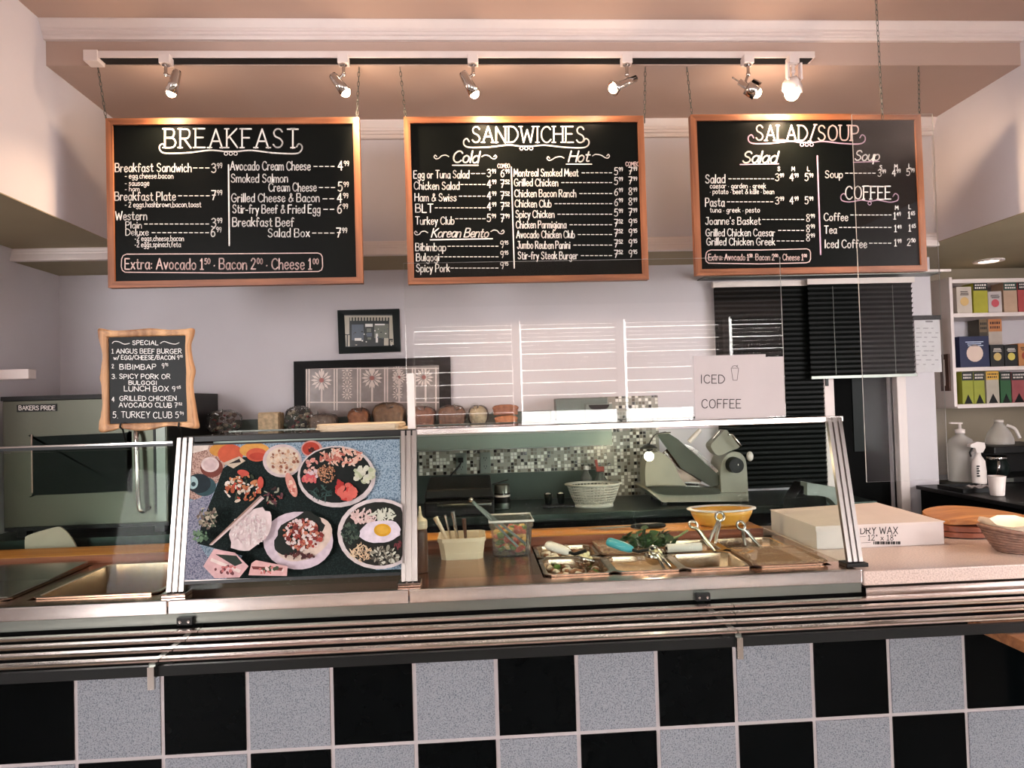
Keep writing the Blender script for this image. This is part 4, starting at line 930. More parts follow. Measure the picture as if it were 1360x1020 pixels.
# wax paper box
t = thing('carton', (1.38, 2.42, .9), 'white cardboard box printed DRY WAX on the laminate counter', 'box')
A, B = PZ(1079, 731, .9), PZ(1251, 723, .9); yb = 2.66; x0, x1, y0 = A.x, B.x, 2.3; h = .079
xl, xr = x0+.02, x1+.01
MB().box(xl, xr, y0, yb, .9, .9+h).build('box_body', mat('white_card', (196, 184, 180), .7, var=.03), t, .002)
MB().hexa([(xl-.003, y0-.003, .9+h*.8), (xr+.003, y0-.003, .9+h*.98), (xr+.003, yb+.003, .9+h+.001), (xl-.003, yb+.003, .9+h+.001)], [(xl-.003, y0-.003, .9+h+.002), (xr+.003, y0-.003, .9+h+.002), (xr-.02, yb+.003, .9+h+.014), (xl-.003, yb+.003, .9+h+.002)]).build('lid_flap', mat('white_card_lid', (198, 184, 178), .7, var=.03), t)
P = lambda px, py: PY(px, py, y0-.0006)
b = MB(); text(b, P, 'DRY WAX', 1143, 1192, 709, 9, 1.2, gap=.2, jig=0); text(b, P, '12" x 18"', 1153, 1190, 717.5, 7, .9, gap=.2, jig=0)
for i in range(16): b.add([P(1160+i*2.3+a, y) for a, y in ((0, 723), (1.4+.5*(i % 3), 723), (1.4+.5*(i % 3), 719), (0, 719))], [(0, 1, 2, 3)])
ink(b, P, [(1140, 713), (1150, 712.5)], .5); ink(b, P, [(1144, 721), (1156, 720.5)], .5); b.build('printing', m_ink, t)
# wicker basket with paper liner
c = V((1.80, 2.16, .9)); t = thing('wicker_basket', tuple(c), 'brown wicker basket lined with cream paper at the right end of the counter', 'basket')
m_wick = mat('wicker', (128, 96, 82), .6, var=.3, scale=50); b = MB(); nr = 9
for i in range(nr):
    f = i/(nr-1); r = .07+.045*f**.8; z = .905+.072*f
    b.tube([(c.x+(r+.0022*(1 if (k+i) % 2 else -1))*1.05*math.cos(2*math.pi*k/40), c.y+(r+.0022*(1 if (k+i) % 2 else -1))*.8*math.sin(2*math.pi*k/40), z+.006*f*math.cos(2*math.pi*k/20)) for k in range(40)], .0048, 5, 0, True)
b.lathe([(0, .001), (.068, .001), (.068, .006), (0, .006)], c, 24, 0, (0, 0, 1), 1.05, .8); b.build('basket_body', m_wick, t)
for k in range(20):
    a = 2*math.pi*(k+.5)/20; MB
b = MB()
b.tube([(c.x+.118*1.05*math.cos(2*math.pi*k/40), c.y+.118*.8*math.sin(2*math.pi*k/40), .98+.008*math.cos(2*math.pi*k/20)) for k in range(40)], .007, 6, 0, True); b.build('rim', m_wick, t)
b = MB(); n = 28; vs = []
for r, z in ((.0, .93), (.06, .93), (.1, .97), (.112, .99), (.122, .999)):
    vs += [(c.x+r*1.05*math.cos(2*math.pi*k/n), c.y+r*.8*math.sin(2*math.pi*k/n), z+(rnd(-.006, .008)+(.016 if k in (13, 14, 15) else 0) if r > .1 else 0)) for k in range(n)]
b.add(vs, [(i*n+k, i*n+(k+1) % n, (i+1)*n+(k+1) % n, (i+1)*n+k) for i in range(4) for k in range(n)], 0, True); b.build('paper_liner', mat('cream_liner', (240, 222, 196), .8, var=.05), t)
# wooden ledge in front, right
m_ledge = wood('ledge_wood', (122, 78, 50), (184, 124, 80), 'X')
a = PZ(1288, 826, .79); t = thing('wooden_ledge', (a.x+.4, 1.77, .755), 'thick orange-brown wooden ledge jutting in at the lower right edge', 'ledge')
MB().box(a.x+.03, a.x+.85, 1.52, a.y+.05, .757, .787).build('slab', m_ledge, t, .002)
bx('ledge_leg', m_blackm, a.x+.6, a.x+.64, 1.6, 1.64, 0, .757, t)

# ================================================================ BACK OF HOUSE
ZB = .94
m_bct = steel('counter_steel', (66, 78, 72), .38)
t = thing('back_counter', (-.1, 3.25, 0), 'dark steel back counter along the rear wall under slicer and oven', 'counter')
bx('counter_top', m_bct, XL+.004, 1.825, 3.0, YB-.012, .905, ZB, t, .003)
bx('counter_front', m_blackm, XL+.004, 1.825, 3.04, 3.06, .0, .905, t)
bx('oven_stand_top', m_bct, XL+.004, -1.2, 2.86, 3.0, .905, ZB, t)
bx('oven_stand_front', m_blackm, XL+.004, -1.2, 2.88, 2.9, 0, .905, t)
m_gw = mat('grey_green', (124, 132, 126), .55, var=.05); m_bp = mat('dark_green_panel', (62, 76, 69), .55, var=.05)
b = MB().box(-1.2, .67, 3.472, YB, ZB, 1.2); struct(b.build('trim_6', m_bp))
b = MB().box(-.285, .655, 3.466, 3.472, 1.078, 1.2).box(.655, .955, 3.466, YB, ZB, 1.452)
o = b.build('mosaic_backsplash', m_mosaic); struct(o); o.name = 'trim_5'
# steel shelf on the wall
t = thing('wall_shelf', (-.36, 3.3, 1.205), 'grey steel wall shelf carrying the bagged bread', 'shelf')
m_shelf = steel('shelf_steel', (118, 126, 120), .42)
bx('shelf_board', m_shelf, -1.2, .655, 3.2, YB, 1.315, 1.33, t)
bx('back_lip', mat('grey_green_lip', (84, 96, 90), .5), -1.2, .4, YB-.012, YB-.002, 1.33, 1.39, t)
bx('shelf_apron', m_shelf, -1.2, .655, 3.2, 3.21, 1.222, 1.315, t)
for X in (-.2, .3, .62): MB().prism([(X, 3.21, 1.315), (X, 3.21, 1.25), (X, YB, 1.21), (X, YB, 1.315)], (.012, 0, 0)).build('bracket', m_shelf, t)
# oven ---------------------------------------------------------------------
Yo = 2.9; a, c = PY(3, 527, Yo), PY(222, 706, Yo); x0, x1, z1 = a.x, -1.275, 1.523
t = thing('deck_oven', ((x0+x1)/2, Yo, ZB), 'stainless steel oven with dark glass door and long curved handle at the left', 'oven')
m_oven = steel('oven_steel', (96, 98, 88), .36)
bx('oven_body', m_black, x0, x1, Yo+.02, YB-.01, ZB+.03, z1, t)
bx('oven_front', m_oven, x0, x1, Yo, Yo+.02, ZB+.045, z1-.018, t, .003)
bx('top_cap', m_black, x0-.004, x1+.004, Yo-.006, Yo+.02, z1-.018, z1, t)
bx('bottom_gap', m_black, x0, x1, Yo+.004, Yo+.02, ZB+.03, ZB+.045, t)
for X in (x0+.05, x1-.05): bx('foot', m_black, X-.02, X+.02, Yo+.03, Yo+.07, ZB, ZB+.03, t)
def Po(px, py, d=0): return PY(px, py, Yo-d)
q0, q1 = Po(44, 580), Po(170, 652)
d = MB().prism(smooth([(q0.x, Yo-.004, q0.z-.01), (q0.x+.012, Yo-.004, q0.z), (q1.x-.012, Yo-.004, q0.z+.004), (q1.x, Yo-.004, q0.z-.006), (q1.x, Yo-.004, q1.z+.01), (q1.x-.01, Yo-.004, q1.z), (q0.x+.01, Yo-.004, q1.z-.004), (q0.x, Yo-.004, q1.z+.008)], 3, True), (0, .006, 0)).build('door_window', m_darkglass, t)
e0, e1 = Po(42, 577), Po(47, 654); MB().box(e0.x, e1.x-.006, Yo-.006, Yo, e1.z, e0.z).build('window_trim', m_chrome, d)
pts = [Po(181, 575, .0), Po(181, 577, .035), Po(182, 620, .045), Po(184, 668, .045), Po(189, 679, .04), Po(199, 674, .0)]
MB().tube(smooth([tuple(p) for p in pts], 5), .0095, 10).build('door_handle', m_chrome, t)
bx('door_seam', m_black, x1-.055, x1-.045, Yo-.003, Yo, ZB+.08, z1-.02, t); bx('hinge_strip', m_steeld, x1-.043, x1-.006, Yo-.004, Yo, ZB+.05, z1-.02, t)
n0, n1 = Po(13, 545), Po(76, 537); npl = bx('name_plate', m_black, n0.x+.03, n1.x, Yo-.004, Yo, PY(50, 546, Yo).z-.002, PY(50, 537, Yo).z, t)
b = MB(); text(b, lambda px, py: PY(px, py, Yo-.0045), 'BAKERS PRIDE', 25, 73, 544.5, 5.5, .9, jig=0); b.build('plate_lettering', m_wgrey, npl)
# dark lid leaning before the oven
t = thing('plastic_sheet', (-1.66, 2.77, .935), 'pale rounded plastic board leaning behind the left cutting board', 'plastic board')
Yp = 2.77
MB().prism([tuple(PY(px, py, Yp)) for px, py in smooth([(33, 730), (33, 716), (37, 711), (55, 705), (75, 700), (83, 702), (92, 711), (100, 724), (101, 730)], 4)], (0, .008, 0)).build('board', mat('beige_plastic', (176, 166, 150), .5, var=.03), t)

# framed photo, lace window --------------------------------------------------
def Pw(px, py, d=0): return PY(px, py, YB-.012-d)
t = thing('framed_photo', tuple(PY(491, 469, YB-.02)), 'small dark-framed photograph of a storefront on the back wall', 'picture frame')
fr = [(448, 412), (530, 410), (532, 467), (450, 470)]; inn = [(457, 418), (521, 417), (523, 459), (459, 461)]
for i, nm in enumerate(('top', 'right', 'bottom', 'left')):
    j = (i+1) % 4
    MB().prism([tuple(Pw(*fr[i], .006)), tuple(Pw(*fr[j], .006)), tuple(Pw(*inn[j], .004)), tuple(Pw(*inn[i], .004))], (0, .017, 0)).build('frame_side', mat('dark_green_frame', (14, 22, 20), .4, var=.1, spec=.15) if i == 0 else bpy.data.materials['dark_green_frame'], t)
b = MB(); K = [0]
pm_cols = [(30, 40, 40), (190, 186, 170), (60, 62, 58), (86, 98, 112), (236, 236, 232), (112, 118, 108)]
def pq(x0, y0, x1, y1, m):
    K[0] += 1; e = K[0]*.00008; b.add([Pw(x0, y1, e), Pw(x1, y1, e), Pw(x1, y0, e), Pw(x0, y0, e)], [(0, 1, 2, 3)], m)
pq(455, 416, 525, 463, 0); pq(457, 419, 522, 421.5, 1); pq(457, 421, 464, 444, 1); pq(458, 445, 460.5, 460, 1); pq(462, 445, 464.5, 460, 1); pq(517, 421, 523, 450, 1)
pq(464, 421.5, 516, 426, 2)
for i in range(13): pq(465+i*4, 421.5, 467+i*4, 426, 1)
pq(467, 431, 483, 452, 3); pq(485, 430, 495, 434, 4); pq(487, 436, 493, 441, 5); pq(487, 442, 494, 447, 3); pq(488, 448, 493, 451, 5); pq(497, 430, 516, 449, 5); pq(498, 430, 511, 432, 4); pq(471, 449, 480, 452.5, 4); pq(499, 443, 502, 455, 4); pq(510, 449, 516, 459, 1); pq(518, 452, 524, 458, 1)
for _ in range(26): x, y = rnd(468, 522), rnd(434, 458); pq(x, y, x+rnd(1, 2.5), y+rnd(1, 2), random.randrange(6))
b.build('photo_print', [mat('photo_%d' % i, c_, .3, var=.1) for i, c_ in enumerate(pm_cols)], t)

t = struct(thing('window_7', tuple(PY(494, 575, YB)), None, None))
m_dkfr = mat('dark_brown_frame', (14, 12, 12), .5, var=.1, spec=.12)
fo = [(390, 480), (598, 474), (600, 577), (391, 577)]; fi = [(405, 490), (583, 485), (584, 577), (406, 577)]
for i in (0, 1, 3):
    j = (i+1) % 4; MB().prism([tuple(Pw(*fo[i], .014)), tuple(Pw(*fo[j], .014)), tuple(Pw(*fi[j], .012)), tuple(Pw(*fi[i], .012))], (0, .025, 0)).build('frame', m_dkfr, t)
b = MB(); b.add([Pw(404, 577), Pw(586, 577), Pw(585, 484), Pw(404, 489)], [(0, 1, 2, 3)]); b.build('pane', mat('dim_pane', (150, 138, 134), .4, var=.25, scale=16), t)
t = thing('lace_curtain', tuple(PY(494, 575, YB-.02)), 'white lace daisy curtain in the dark-framed window on the back wall', 'curtain')
b = MB()
def lq(x0, y0, x1, y1, m=0, d=.003): b.add([Pw(x0, y1, d), Pw(x1, y1, d), Pw(x1, y0, d), Pw(x0, y0, d)], [(0, 1, 2, 3)], m)
for x in (406, 409.5, 443, 446.5, 474, 477.5, 510, 513.5, 547, 550.5, 578): lq(x, 488, x+2, 545)
for y in (488.5, 533.5): lq(405, y, 583, y+1.6, 0, .0032)
for x in (426, 493, 529, 564): lq(x, 490, x+2.5, 534, 0, .0026)
def daisy(cx, cy, r, n, ctr=True):
    for k in range(n):
        a = 2*math.pi*k/n; u, v_ = math.cos(a), math.sin(a); P_ = [(cx+u*r*.25, cy+v_*r*.25), (cx+u*r*.75-v_*r*.13, cy+v_*r*.75+u*r*.13), (cx+u*r*1.1, cy+v_*r*1.1), (cx+u*r*.75+v_*r*.13, cy+v_*r*.75-u*r*.13)]
        b.add([Pw(x, y, .0036) for x, y in P_], [(3, 2, 1, 0)])
    b.add([Pw(cx+r*.24*math.cos(-k*.7), cy+r*.24*math.sin(-k*.7), .0038) for k in range(9)], [tuple(range(9))], 1 if ctr else 0)
for cx, cy, r in ((427, 505, 13), (494, 502, 13), (530, 501, 9), (563, 501, 12)): daisy(cx, cy, r, 14)
for cx in (461, 528): 
    for cy in (492, 502, 513, 524): daisy(cx, cy, 7, 10, False)
b.build('lace', [mat('lace_white', (236, 222, 216), .8, var=.06, scale=40), mat('lace_rose', (176, 110, 104), .8)], t)

# bread and bags on the shelf ------------------------------------------------
m_bag = clear('bag_plastic', (.97, .96, .95), 1.2, .05)
ZS = 1.33
def bread(px, py, wpx, hpx, c_, label, kind='loaf', Y=3.34, bag=True, nm='bread_loaf', cat='bread', zbase=None):
    w_ = wpx/900*Y*.98; h_ = hpx/900*Y*.98; p = PY(px, py, Y); z0 = ZS if zbase is None else zbase
    t = thing(nm, (p.x, Y, z0), label, cat, 'bread and bags on the wall shelf'); b = MB(); m_ = mat('crust', c_, .6, var=.28, scale=55, bump=.3)
    if kind == 'loaf':
        n = 14; vs = []; L = .1
        prof = [(-.5, 0), (.5, 0), (.5, .5), (.56, .68), (.45, .9), (.2, 1), (-.2, 1), (-.45, .9), (-.56, .68), (-.5, .5)]
        for q, s in ((-1, .84), (-.85, 1), (.85, 1), (1, .84)): vs += [(p.x+a*w_*s*.9, Y+q*L/2, z0+h_*.94*(c2*s+(1-s)*.3)) for a, c2 in prof]
        k = len(prof); b.add(vs, [(i*k+j, i*k+(j+1) % k, (i+1)*k+(j+1) % k, (i+1)*k+j) for i in range(3) for j in range(k)]+[tuple(range(k))[::-1], tuple(range(3*k, 4*k))], 0, False)
        b.build('loaf', m_, t, .006)
    elif kind == 'slices':
        for i in range(7):
            s = rnd(.9, 1); b.box(p.x-w_/2*s, p.x+w_/2*s, Y-.05+i*.015, Y-.037+i*.015, z0, z0+h_*s)
        o = b.build('slices', m_, t, .003); o['kind'] = 'stuff'
    elif kind == 'round':
        b.ball((p.x, Y, z0+h_*.48), w_*.46, .05, h_*.48, n=18, k=12, jit=.03, sq=.8); b.build('loaf', m_, t)
    else:
        cs = [m_]+[mat('bag_fill_%d' % i, k_, .5, var=.3, scale=60) for i, k_ in enumerate(((120, 50, 50), (150, 140, 120), (66, 74, 60)))]
        for _ in range(40): s = rnd(.007, .014); b.ball((p.x+rnd(-.42, .42)*w_, Y+rnd(-.03, .03), z0+.012+rnd(0, .72)*h_), s, s, s*.8, random.randrange(4), 6, 4, .3)
        o = b.build('pieces', cs, t); o['kind'] = 'stuff'
    if bag:
        b = MB(); b.ball((p.x, Y, z0+h_*.5), w_*.53, .066, h_*.52, n=22, k=12, jit=.05, sq=.75); b.build('clear_bag', m_bag, t)
        tw = V((p.x+rnd(-.2, .2)*w_, Y-.055, z0+h_*.75)); b = MB(); b.lathe([(.004, 0), (.006, .01), (.017, .03), (.02, .036)], tw, 9, 0, (rnd(-.5, .5), -.6, .5)); b.build('bag_tail', m_bag, t)
    return t
bread(298, 556, 42, 30, (96, 70, 60), 'clear bag of dark red and green mixed pieces next to the oven', 'mix', nm='produce_bag', cat='bag')
bread(360, 553, 28, 26, (196, 170, 134), 'pale squared pack of sliced bread, first right of the produce bag', 'slices', bag=False, nm='bread_pack')
bread(397, 551, 34, 32, (104, 84, 64), 'dark full bag of brown rolls below the window frame corner', 'mix', nm='roll_bag', cat='bag')
bread(430, 554, 36, 22, (126, 104, 88), 'low bagged dark rye loaf, second right of the squared bread pack', 'loaf')
bread(477, 550, 28, 28, (168, 108, 70), 'reddish-brown round-topped loaf in the middle of the shelf', 'loaf')
bread(517, 547, 42, 34, (150, 116, 84), 'biggest brown loaf in clear wrap just left of the screen edge', 'loaf')
bread(561, 548, 34, 28, (142, 88, 62), 'brown loaf right behind the screen edge above the squeeze bottle', 'loaf')
bread(600, 549, 36, 28, (126, 88, 66), 'dark mottled loaf, left of the pale round loaf', 'loaf')
bread(635, 548, 26, 27, (176, 164, 134), 'pale round bread loaf seen end-on', 'round')
bread(672, 553, 32, 13, (186, 120, 80), 'flat orange-brown loaf under another one', 'loaf', bag=False)
bread(671, 540, 36, 15, (150, 96, 70), 'flat brown loaf lying on top of the orange-brown one', 'loaf', bag=False, zbase=ZS+.047)

# towel dispenser and outlets
a, c = PY(737, 527, 3.42), PY(806, 563, 3.42)
t = thing('towel_dispenser', ((a.x+c.x)/2, 3.42, ZS), 'grey box dispenser with a dark scooped slot, right end of the wall shelf', 'dispenser')
bx('housing', m_shelf, a.x, c.x, 3.38, YB-.006, ZS, a.z-.01, t, .003)
q, r = PY(777, 537, 3.37), PY(812, 555, 3.37)
MB().box(q.x, r.x, 3.345, 3.38, r.z, q.z).build('tray', m_gw, t, .002)
b = MB(); cx = (q.x+r.x)/2; b.prism([(cx+.052*math.cos(k*math.pi/10), 3.3445, q.z-.004+.03*-math.sin(k*math.pi/10)) for k in range(11)], (0, .003, 0)); b.build('slot', m_black, t)
for i, (xa, ya, xb, yb_) in enumerate(((605, 602, 620, 629), (637, 601, 652, 628))):
    a, c = PY(xa, ya, 3.46), PY(xb, yb_, 3.46); cx = (a.x+c.x)/2
    t = thing('wall_outlet', (cx, 3.46, c.z), ('grey wall outlet with a black plug in it' if i == 0 else 'grey wall outlet with both sockets free'), 'outlet', 'outlets on the mosaic')
    bx('cover_plate', m_gw, a.x, c.x, 3.459, 3.4658, c.z, a.z, t, .002)
    for f in (.3, .7):
        zc = c.z+(a.z-c.z)*f
        MB().cyl((cx, 3.459, zc), (cx, 3.4565, zc), .0155, n=18).build('socket', m_gw, t)
        b = MB()
        for s in (-.006, .006): b.box(cx+s-.0014, cx+s+.0014, 3.4558, 3.4566, zc-.002, zc+.008)
        b.cyl((cx, 3.4566, zc-.008), (cx, 3.4558, zc-.008), .0025, n=8); o = b.build('slots', m_black, t)
# panini press with cord
t = thing('panini_press', (-.06, 3.14, ZB), 'black panini press with a grey bar handle, plugged into the wall', 'press')
a, c = PY(558, 690, 3.05), PY(656, 645, 3.05)
bx('base', m_black, a.x+.02, c.x, 3.03, 3.3, ZB, ZB+.07, t, .01)
MB().hexa([(a.x+.02, 3.04, ZB+.076), (c.x, 3.04, ZB+.076), (c.x, 3.31, ZB+.076), (a.x+.02, 3.31, ZB+.076)], [(a.x+.03, 3.05, ZB+.12), (c.x-.01, 3.05, ZB+.12), (c.x-.01, 3.31, ZB+.15), (a.x+.03, 3.31, ZB+.15)]).build('lid', m_black, t, .008)
h0, h1 = PY(581, 672, 3.0), PY(652, 669, 3.0)
MB().tube([(h0.x, 3.04, h0.z), tuple(h0), tuple(h1), (h1.x, 3.04, h1.z)], .007, 8).build('handle', m_steeld, t)
MB().tube(smooth([tuple(PY(612, 611, 3.44)), tuple(PY(611, 617, 3.43)), tuple(PY(600, 630, 3.4)), tuple(PY(586, 644, 3.36)), (PY(580, 648, 3.3).x, 3.3, ZB+.13)], 5), .0042, 7).build('cord', m_black, t)
p = PY(612, 611, 3.45); MB().box(p.x-.013, p.x+.013, 3.435, 3.458, p.z-.012, p.z+.012).build('plug', m_black, t, .002)
# tin with wire
p = PY(667, 655, 3.2); t = thing('tin_canister', (p.x, 3.2, ZB), 'dark tin canister with pale label bands beside the panini press', 'canister')
MB().lathe([(0, 0), (.036, .001), (.037, .006), (.037, .11), (.034, .114), (0, .114)], (p.x, 3.2, ZB), 24).build('can_body', m_steeld, t)
MB().lathe([(.0374, .03), (.0376, .031), (.0376, .075), (.0374, .076)], (p.x, 3.2, ZB), 24).build('label_band', m_black, t)
MB().lathe([(.0378, .058), (.0379, .059), (.0379, .066), (.0378, .067)], (p.x, 3.2, ZB), 24).build('pale_stripe', m_wgrey, t)
MB().tube(smooth([(p.x-.06, 3.2, ZB+.112), (p.x-.02, 3.2, ZB+.122), (p.x+.03, 3.2, ZB+.135)], 4), .003, 6).build('wire_handle', m_black, t)
# condiment tray
p = PZ(740, 668, ZB); yy = 3.2; X = PY(738, 668, yy).x
t = thing('cup_tray', (X, yy, ZB), 'small black tray with two dark glass cups in front of the mosaic', 'tray')
bx('tray_base', m_black, X-.065, X+.09, yy-.04, yy+.04, ZB, ZB+.012, t, .003)
for i, q in enumerate((-.035, .025)):
    c_ = thing('glass_cup', (X+q, yy, ZB+.012), ('left' if i == 0 else 'right')+' small dark glass cup on the black tray', 'cup', 'cups on the black tray')
    MB().lathe([(0, .001), (.015, .001), (.02, .05), (.0185, .05), (.013, .006), (0, .006)], (X+q, yy, ZB+.012), 16).build('cup', m_darkglass, c_)
    MB().ball((X+q, yy, ZB+.058), .014, .014, .009, n=10, k=6).build('lid_knob', m_wgrey, c_)
# colander: woven plastic basket
Yc = 3.16; p = PY(789, 672, Yc)
t = thing('plastic_colander', (p.x, Yc, ZB), 'pale grey perforated plastic colander on the back counter', 'colander')
m_col = mat('pale_grey', (176, 176, 168), .5, var=.05); b = MB()
prof = [(.088+.035*(i/7)**.8, .018+.012*i) for i in range(8)]
for r, h in prof: b.lathe([(r-.002, h-.0028), (r+.002, h-.0028), (r+.002, h+.0028), (r-.002, h+.0028), (r-.002, h-.0028)], (p.x, Yc, ZB), 40, 0, (0, 0, 1), 1, .7)
for k in range(44):
    a = 2*math.pi*k/44; b.tube([(p.x+r*math.cos(a), Yc+.7*r*math.sin(a), ZB+h) for r, h in prof], .0022, 4)
b.build('mesh_wall', m_col, t)
MB().lathe([(0, .0), (.09, .0), (.09, .018), (0, .018)], (p.x, Yc, ZB), 40, 0, (0, 0, 1), 1, .7).build('base', m_col, t)
MB().lathe([(.12, .1), (.135, .104), (.136, .109), (.12, .11)], (p.x, Yc, ZB), 40, 0, (0, 0, 1), 1, .7).build('rim', m_col, t)
# bottles behind the colander
m_red = mat('red_plastic', (150, 54, 44), .4); m_bot = clear('bottle_plastic', (.8, .86, .84), 1.4, .08)
p = PY(798, 640, 3.36); t = thing('spray_bottle', (p.x, 3.36, ZB), 'clear spray bottle with a red trigger behind the colander', 'bottle', 'bottles behind the colander')
MB().lathe([(0, 0), (.034, .002), (.036, .01), (.036, .09), (.016, .125), (.013, .14), (0, .14)], (p.x, 3.36, ZB), 20).build('bottle_body', m_bot, t)
MB().box(p.x-.022, p.x+.018, 3.35, 3.37, ZB+.14, ZB+.165).build('sprayer_head', m_red, t, .003); MB().bar((p.x-.016, 3.36, ZB+.155), (p.x-.022, 3.36, ZB+.2), .012, .012).build('trigger', m_red, t)
MB().lathe([(.0362, .03), (.0365, .03), (.0365, .075), (.0362, .075)], (p.x, 3.36, ZB), 20).build('label', m_wgrey, t)
p = PY(779, 640, 3.38); t = thing('dish_soap_bottle', (p.x, 3.38, ZB), 'squat clear bottle left of the red-trigger spray bottle', 'bottle', 'bottles behind the colander')
MB().lathe([(0, 0), (.026, .002), (.028, .01), (.028, .11), (.012, .135), (.012, .15), (0, .15)], (p.x, 3.38, ZB), 18).build('bottle_body', m_bot, t); MB().lathe([(0, .15), (.014, .15), (.014, .168), (0, .168)], (p.x, 3.38, ZB), 12).build('cap', m_wgrey, t)
# hanging work lamp near the slicer
p = PY(862, 606, 2.9)
t = thing('hanging_work_lamp', tuple(p-V((0, 0, .03))), 'small glowing round bulb under a thin shade, hanging left of the slicer', 'lamp')
MB().ball(tuple(p), .021, n=16, k=10).build('bulb', glow('work_bulb', (255, 244, 230), 9), t)
MB().lathe([(.008, .052), (.02, .05), (.036, .038), (.038, .034), (.034, .036), (.018, .046), (.008, .048)], p, 22).build('shade', m_steeld, t)
MB().cyl(tuple(p+V((0, 0, .015))), tuple(p+V((0, 0, .055))), .008, n=10).build('socket', m_black, t)
MB().tube(smooth([tuple(p+V((0, 0, .05))), tuple(p+V((0, -.12, .1))), tuple(p+V((0, -.33, .118)))], 5), .003, 6).build('cord', m_black, t)
d = bpy.data.lights.new('work_bulb_light', 'POINT'); d.energy = 1.4; d.color = (1, .72, .46); d.shadow_soft_size = .03
o = bpy.data.objects.new('work_bulb_light', d); col.objects.link(o); o.location = p+V((0, -.02, -.04))

# slicer ---------------------------------------------------------------------
Ysl = 3.1
def S_(px, py, d=0): return tuple(PY(px, py, Ysl+d))
t = thing('meat_slicer', tuple(PY(925, 668, Ysl)[:2])+(ZB,), 'large grey meat slicer with black dial on the back counter', 'slicer')
m_sl = mat('slicer_enamel', (136, 134, 120), .4, 0, var=.05); m_slm = steel('slicer_plate', (64, 65, 58), .3)
b = MB(); b.prism([S_(*q) for q in ((858, 650), (880, 667), (994, 666), (994, 655), (958, 655), (955, 651), (868, 649))][::-1], (0, .26, 0)); b.build('base', m_sl, t, .004)
MB().prism([S_(*q, -.012) for q in smooth([(865, 650), (884, 657.5), (950, 656.5), (956, 653), (950, 648), (912, 646), (862, 646)], 3, True)][::-1], (0, .03, 0)).build('drip_tray', m_slm, t, .003)
MB().prism([S_(*q, .03) for q in [(958, 655)]+smooth([(958, 655), (957, 625), (960, 611), (968, 602), (978, 600), (986, 604), (991, 614), (993, 640), (994, 666)], 4)+[(958, 666)]][::-1], (0, .14, 0)).build('motor_housing', m_sl, t, .008)
c_ = PY(977, 618, Ysl); MB().cyl((c_.x, Ysl+.032, c_.z), (c_.x, Ysl-.012, c_.z), .038, .035, 26).build('dial_knob', m_black, t, .003)
MB().box(c_.x+.006, c_.x+.009, Ysl-.0145, Ysl-.011, c_.z, c_.z+.008).build('dial_mark', m_wgrey, t)
MB().prism([S_(*q, .06) for q in smooth([(858, 647), (857, 622), (862, 606), (874, 600), (886, 606), (896, 618), (903, 634), (912, 645), (912, 650), (860, 650)], 4, True)][::-1], (0, .1, 0)).build('blade_cover', m_sl, t, .01)
A = PY(905, 622, Ysl+.08); MB().cyl((A.x, A.y, A.z), (A.x, A.y+.006, A.z), .115, n=40).build('blade', m_chrome, t)
MB().prism([S_(*q, .05) for q in ((872, 576), (884, 573), (900, 583), (958, 634), (956, 644), (944, 646), (905, 622))][::-1], (0, .012, 0)).build('gauge_plate', m_slm, t, .003)
MB().prism([S_(*q, .045) for q in ((920, 599), (925, 597), (955, 626), (951, 628))][::-1], (0, .004, 0)).build('plate_rib', m_chrome, t)
MB().tube([S_(915, 587, .03), S_(930, 571, .03)], .011, 10).build('white_handle', m_white, t)
MB().prism([S_(*q, .0) for q in smooth([(944, 593), (951, 583), (962, 572), (967, 573), (978, 588), (982, 594), (970, 599), (954, 605)], 3, True)][::-1], (0, .07, 0)).build('meat_pusher', m_sl, t, .004)
MB().tube([S_(967, 577, -.02), S_(972, 577, -.03), S_(984, 592, -.03), S_(982, 595, -.02)], .006, 8).build('pusher_handle', m_chrome, t)
MB().tube([S_(946, 583, -.005), S_(956, 572, -.005)], .006, 8).build('slide_rod', m_chrome, t)
MB().ball(S_(996, 606, .08), .016, .016, .024, n=12, k=8).build('side_knob', m_white, t)
for px in (882, 990): q = PY(px, 668, Ysl+.03); MB().cyl((q.x, q.y, ZB), (q.x, q.y, ZB+.016), .014, n=10).build('foot', m_black, t); MB().cyl((q.x, q.y+.18, ZB), (q.x, q.y+.18, ZB+.016), .014, n=10).build('foot', m_black, t)

# blinds, list, plaque ----------------------------------------------------------
m_bl = mat('black_slat', (12, 15, 14), .5, var=.12, scale=30, spec=.12)
def blind(x0, x1, y, z0, z1, label, pitch=.0255):
    t = thing('black_blind', ((x0+x1)/2, y, z0), label, 'blind', 'black blinds on the rear wall'); b = MB(); z = z1-.03; vs = []; k = 0
    while z > z0+.01:
        vs += [(x0, y-.008, z), (x1, y-.008, z), (x0, y+.004, z-pitch*.5), (x1, y+.004, z-pitch*.5), (x0, y+.004, z-pitch*.98), (x1, y+.004, z-pitch*.98)]; z -= pitch
    n = len(vs)//2; b.add(vs, [(2*i, 2*i+2, 2*i+3, 2*i+1) for i in range(n-1)])
    b.add([(x0, y+.008, z0), (x1, y+.008, z0), (x1, y+.008, z1), (x0, y+.008, z1)], [(0, 1, 2, 3)])
    b.build('slats', m_bl, t)
    bx('headrail', m_white, x0-.01, x1+.01, y-.014, y+.012, z1-.03, z1, t, .002)
    return t
blind(1.262, 1.825, 3.435, .96, 2.03, 'tall black slatted blind hanging down behind the slicer')
t = blind(1.745, 2.3, 3.4, 1.525, 2.03, 'shorter black slatted blind over the back door, with a pale bottom bar')
bx('bottom_bar', m_steeld, 1.74, 2.305, 3.39, 3.408, 1.512, 1.526, t)
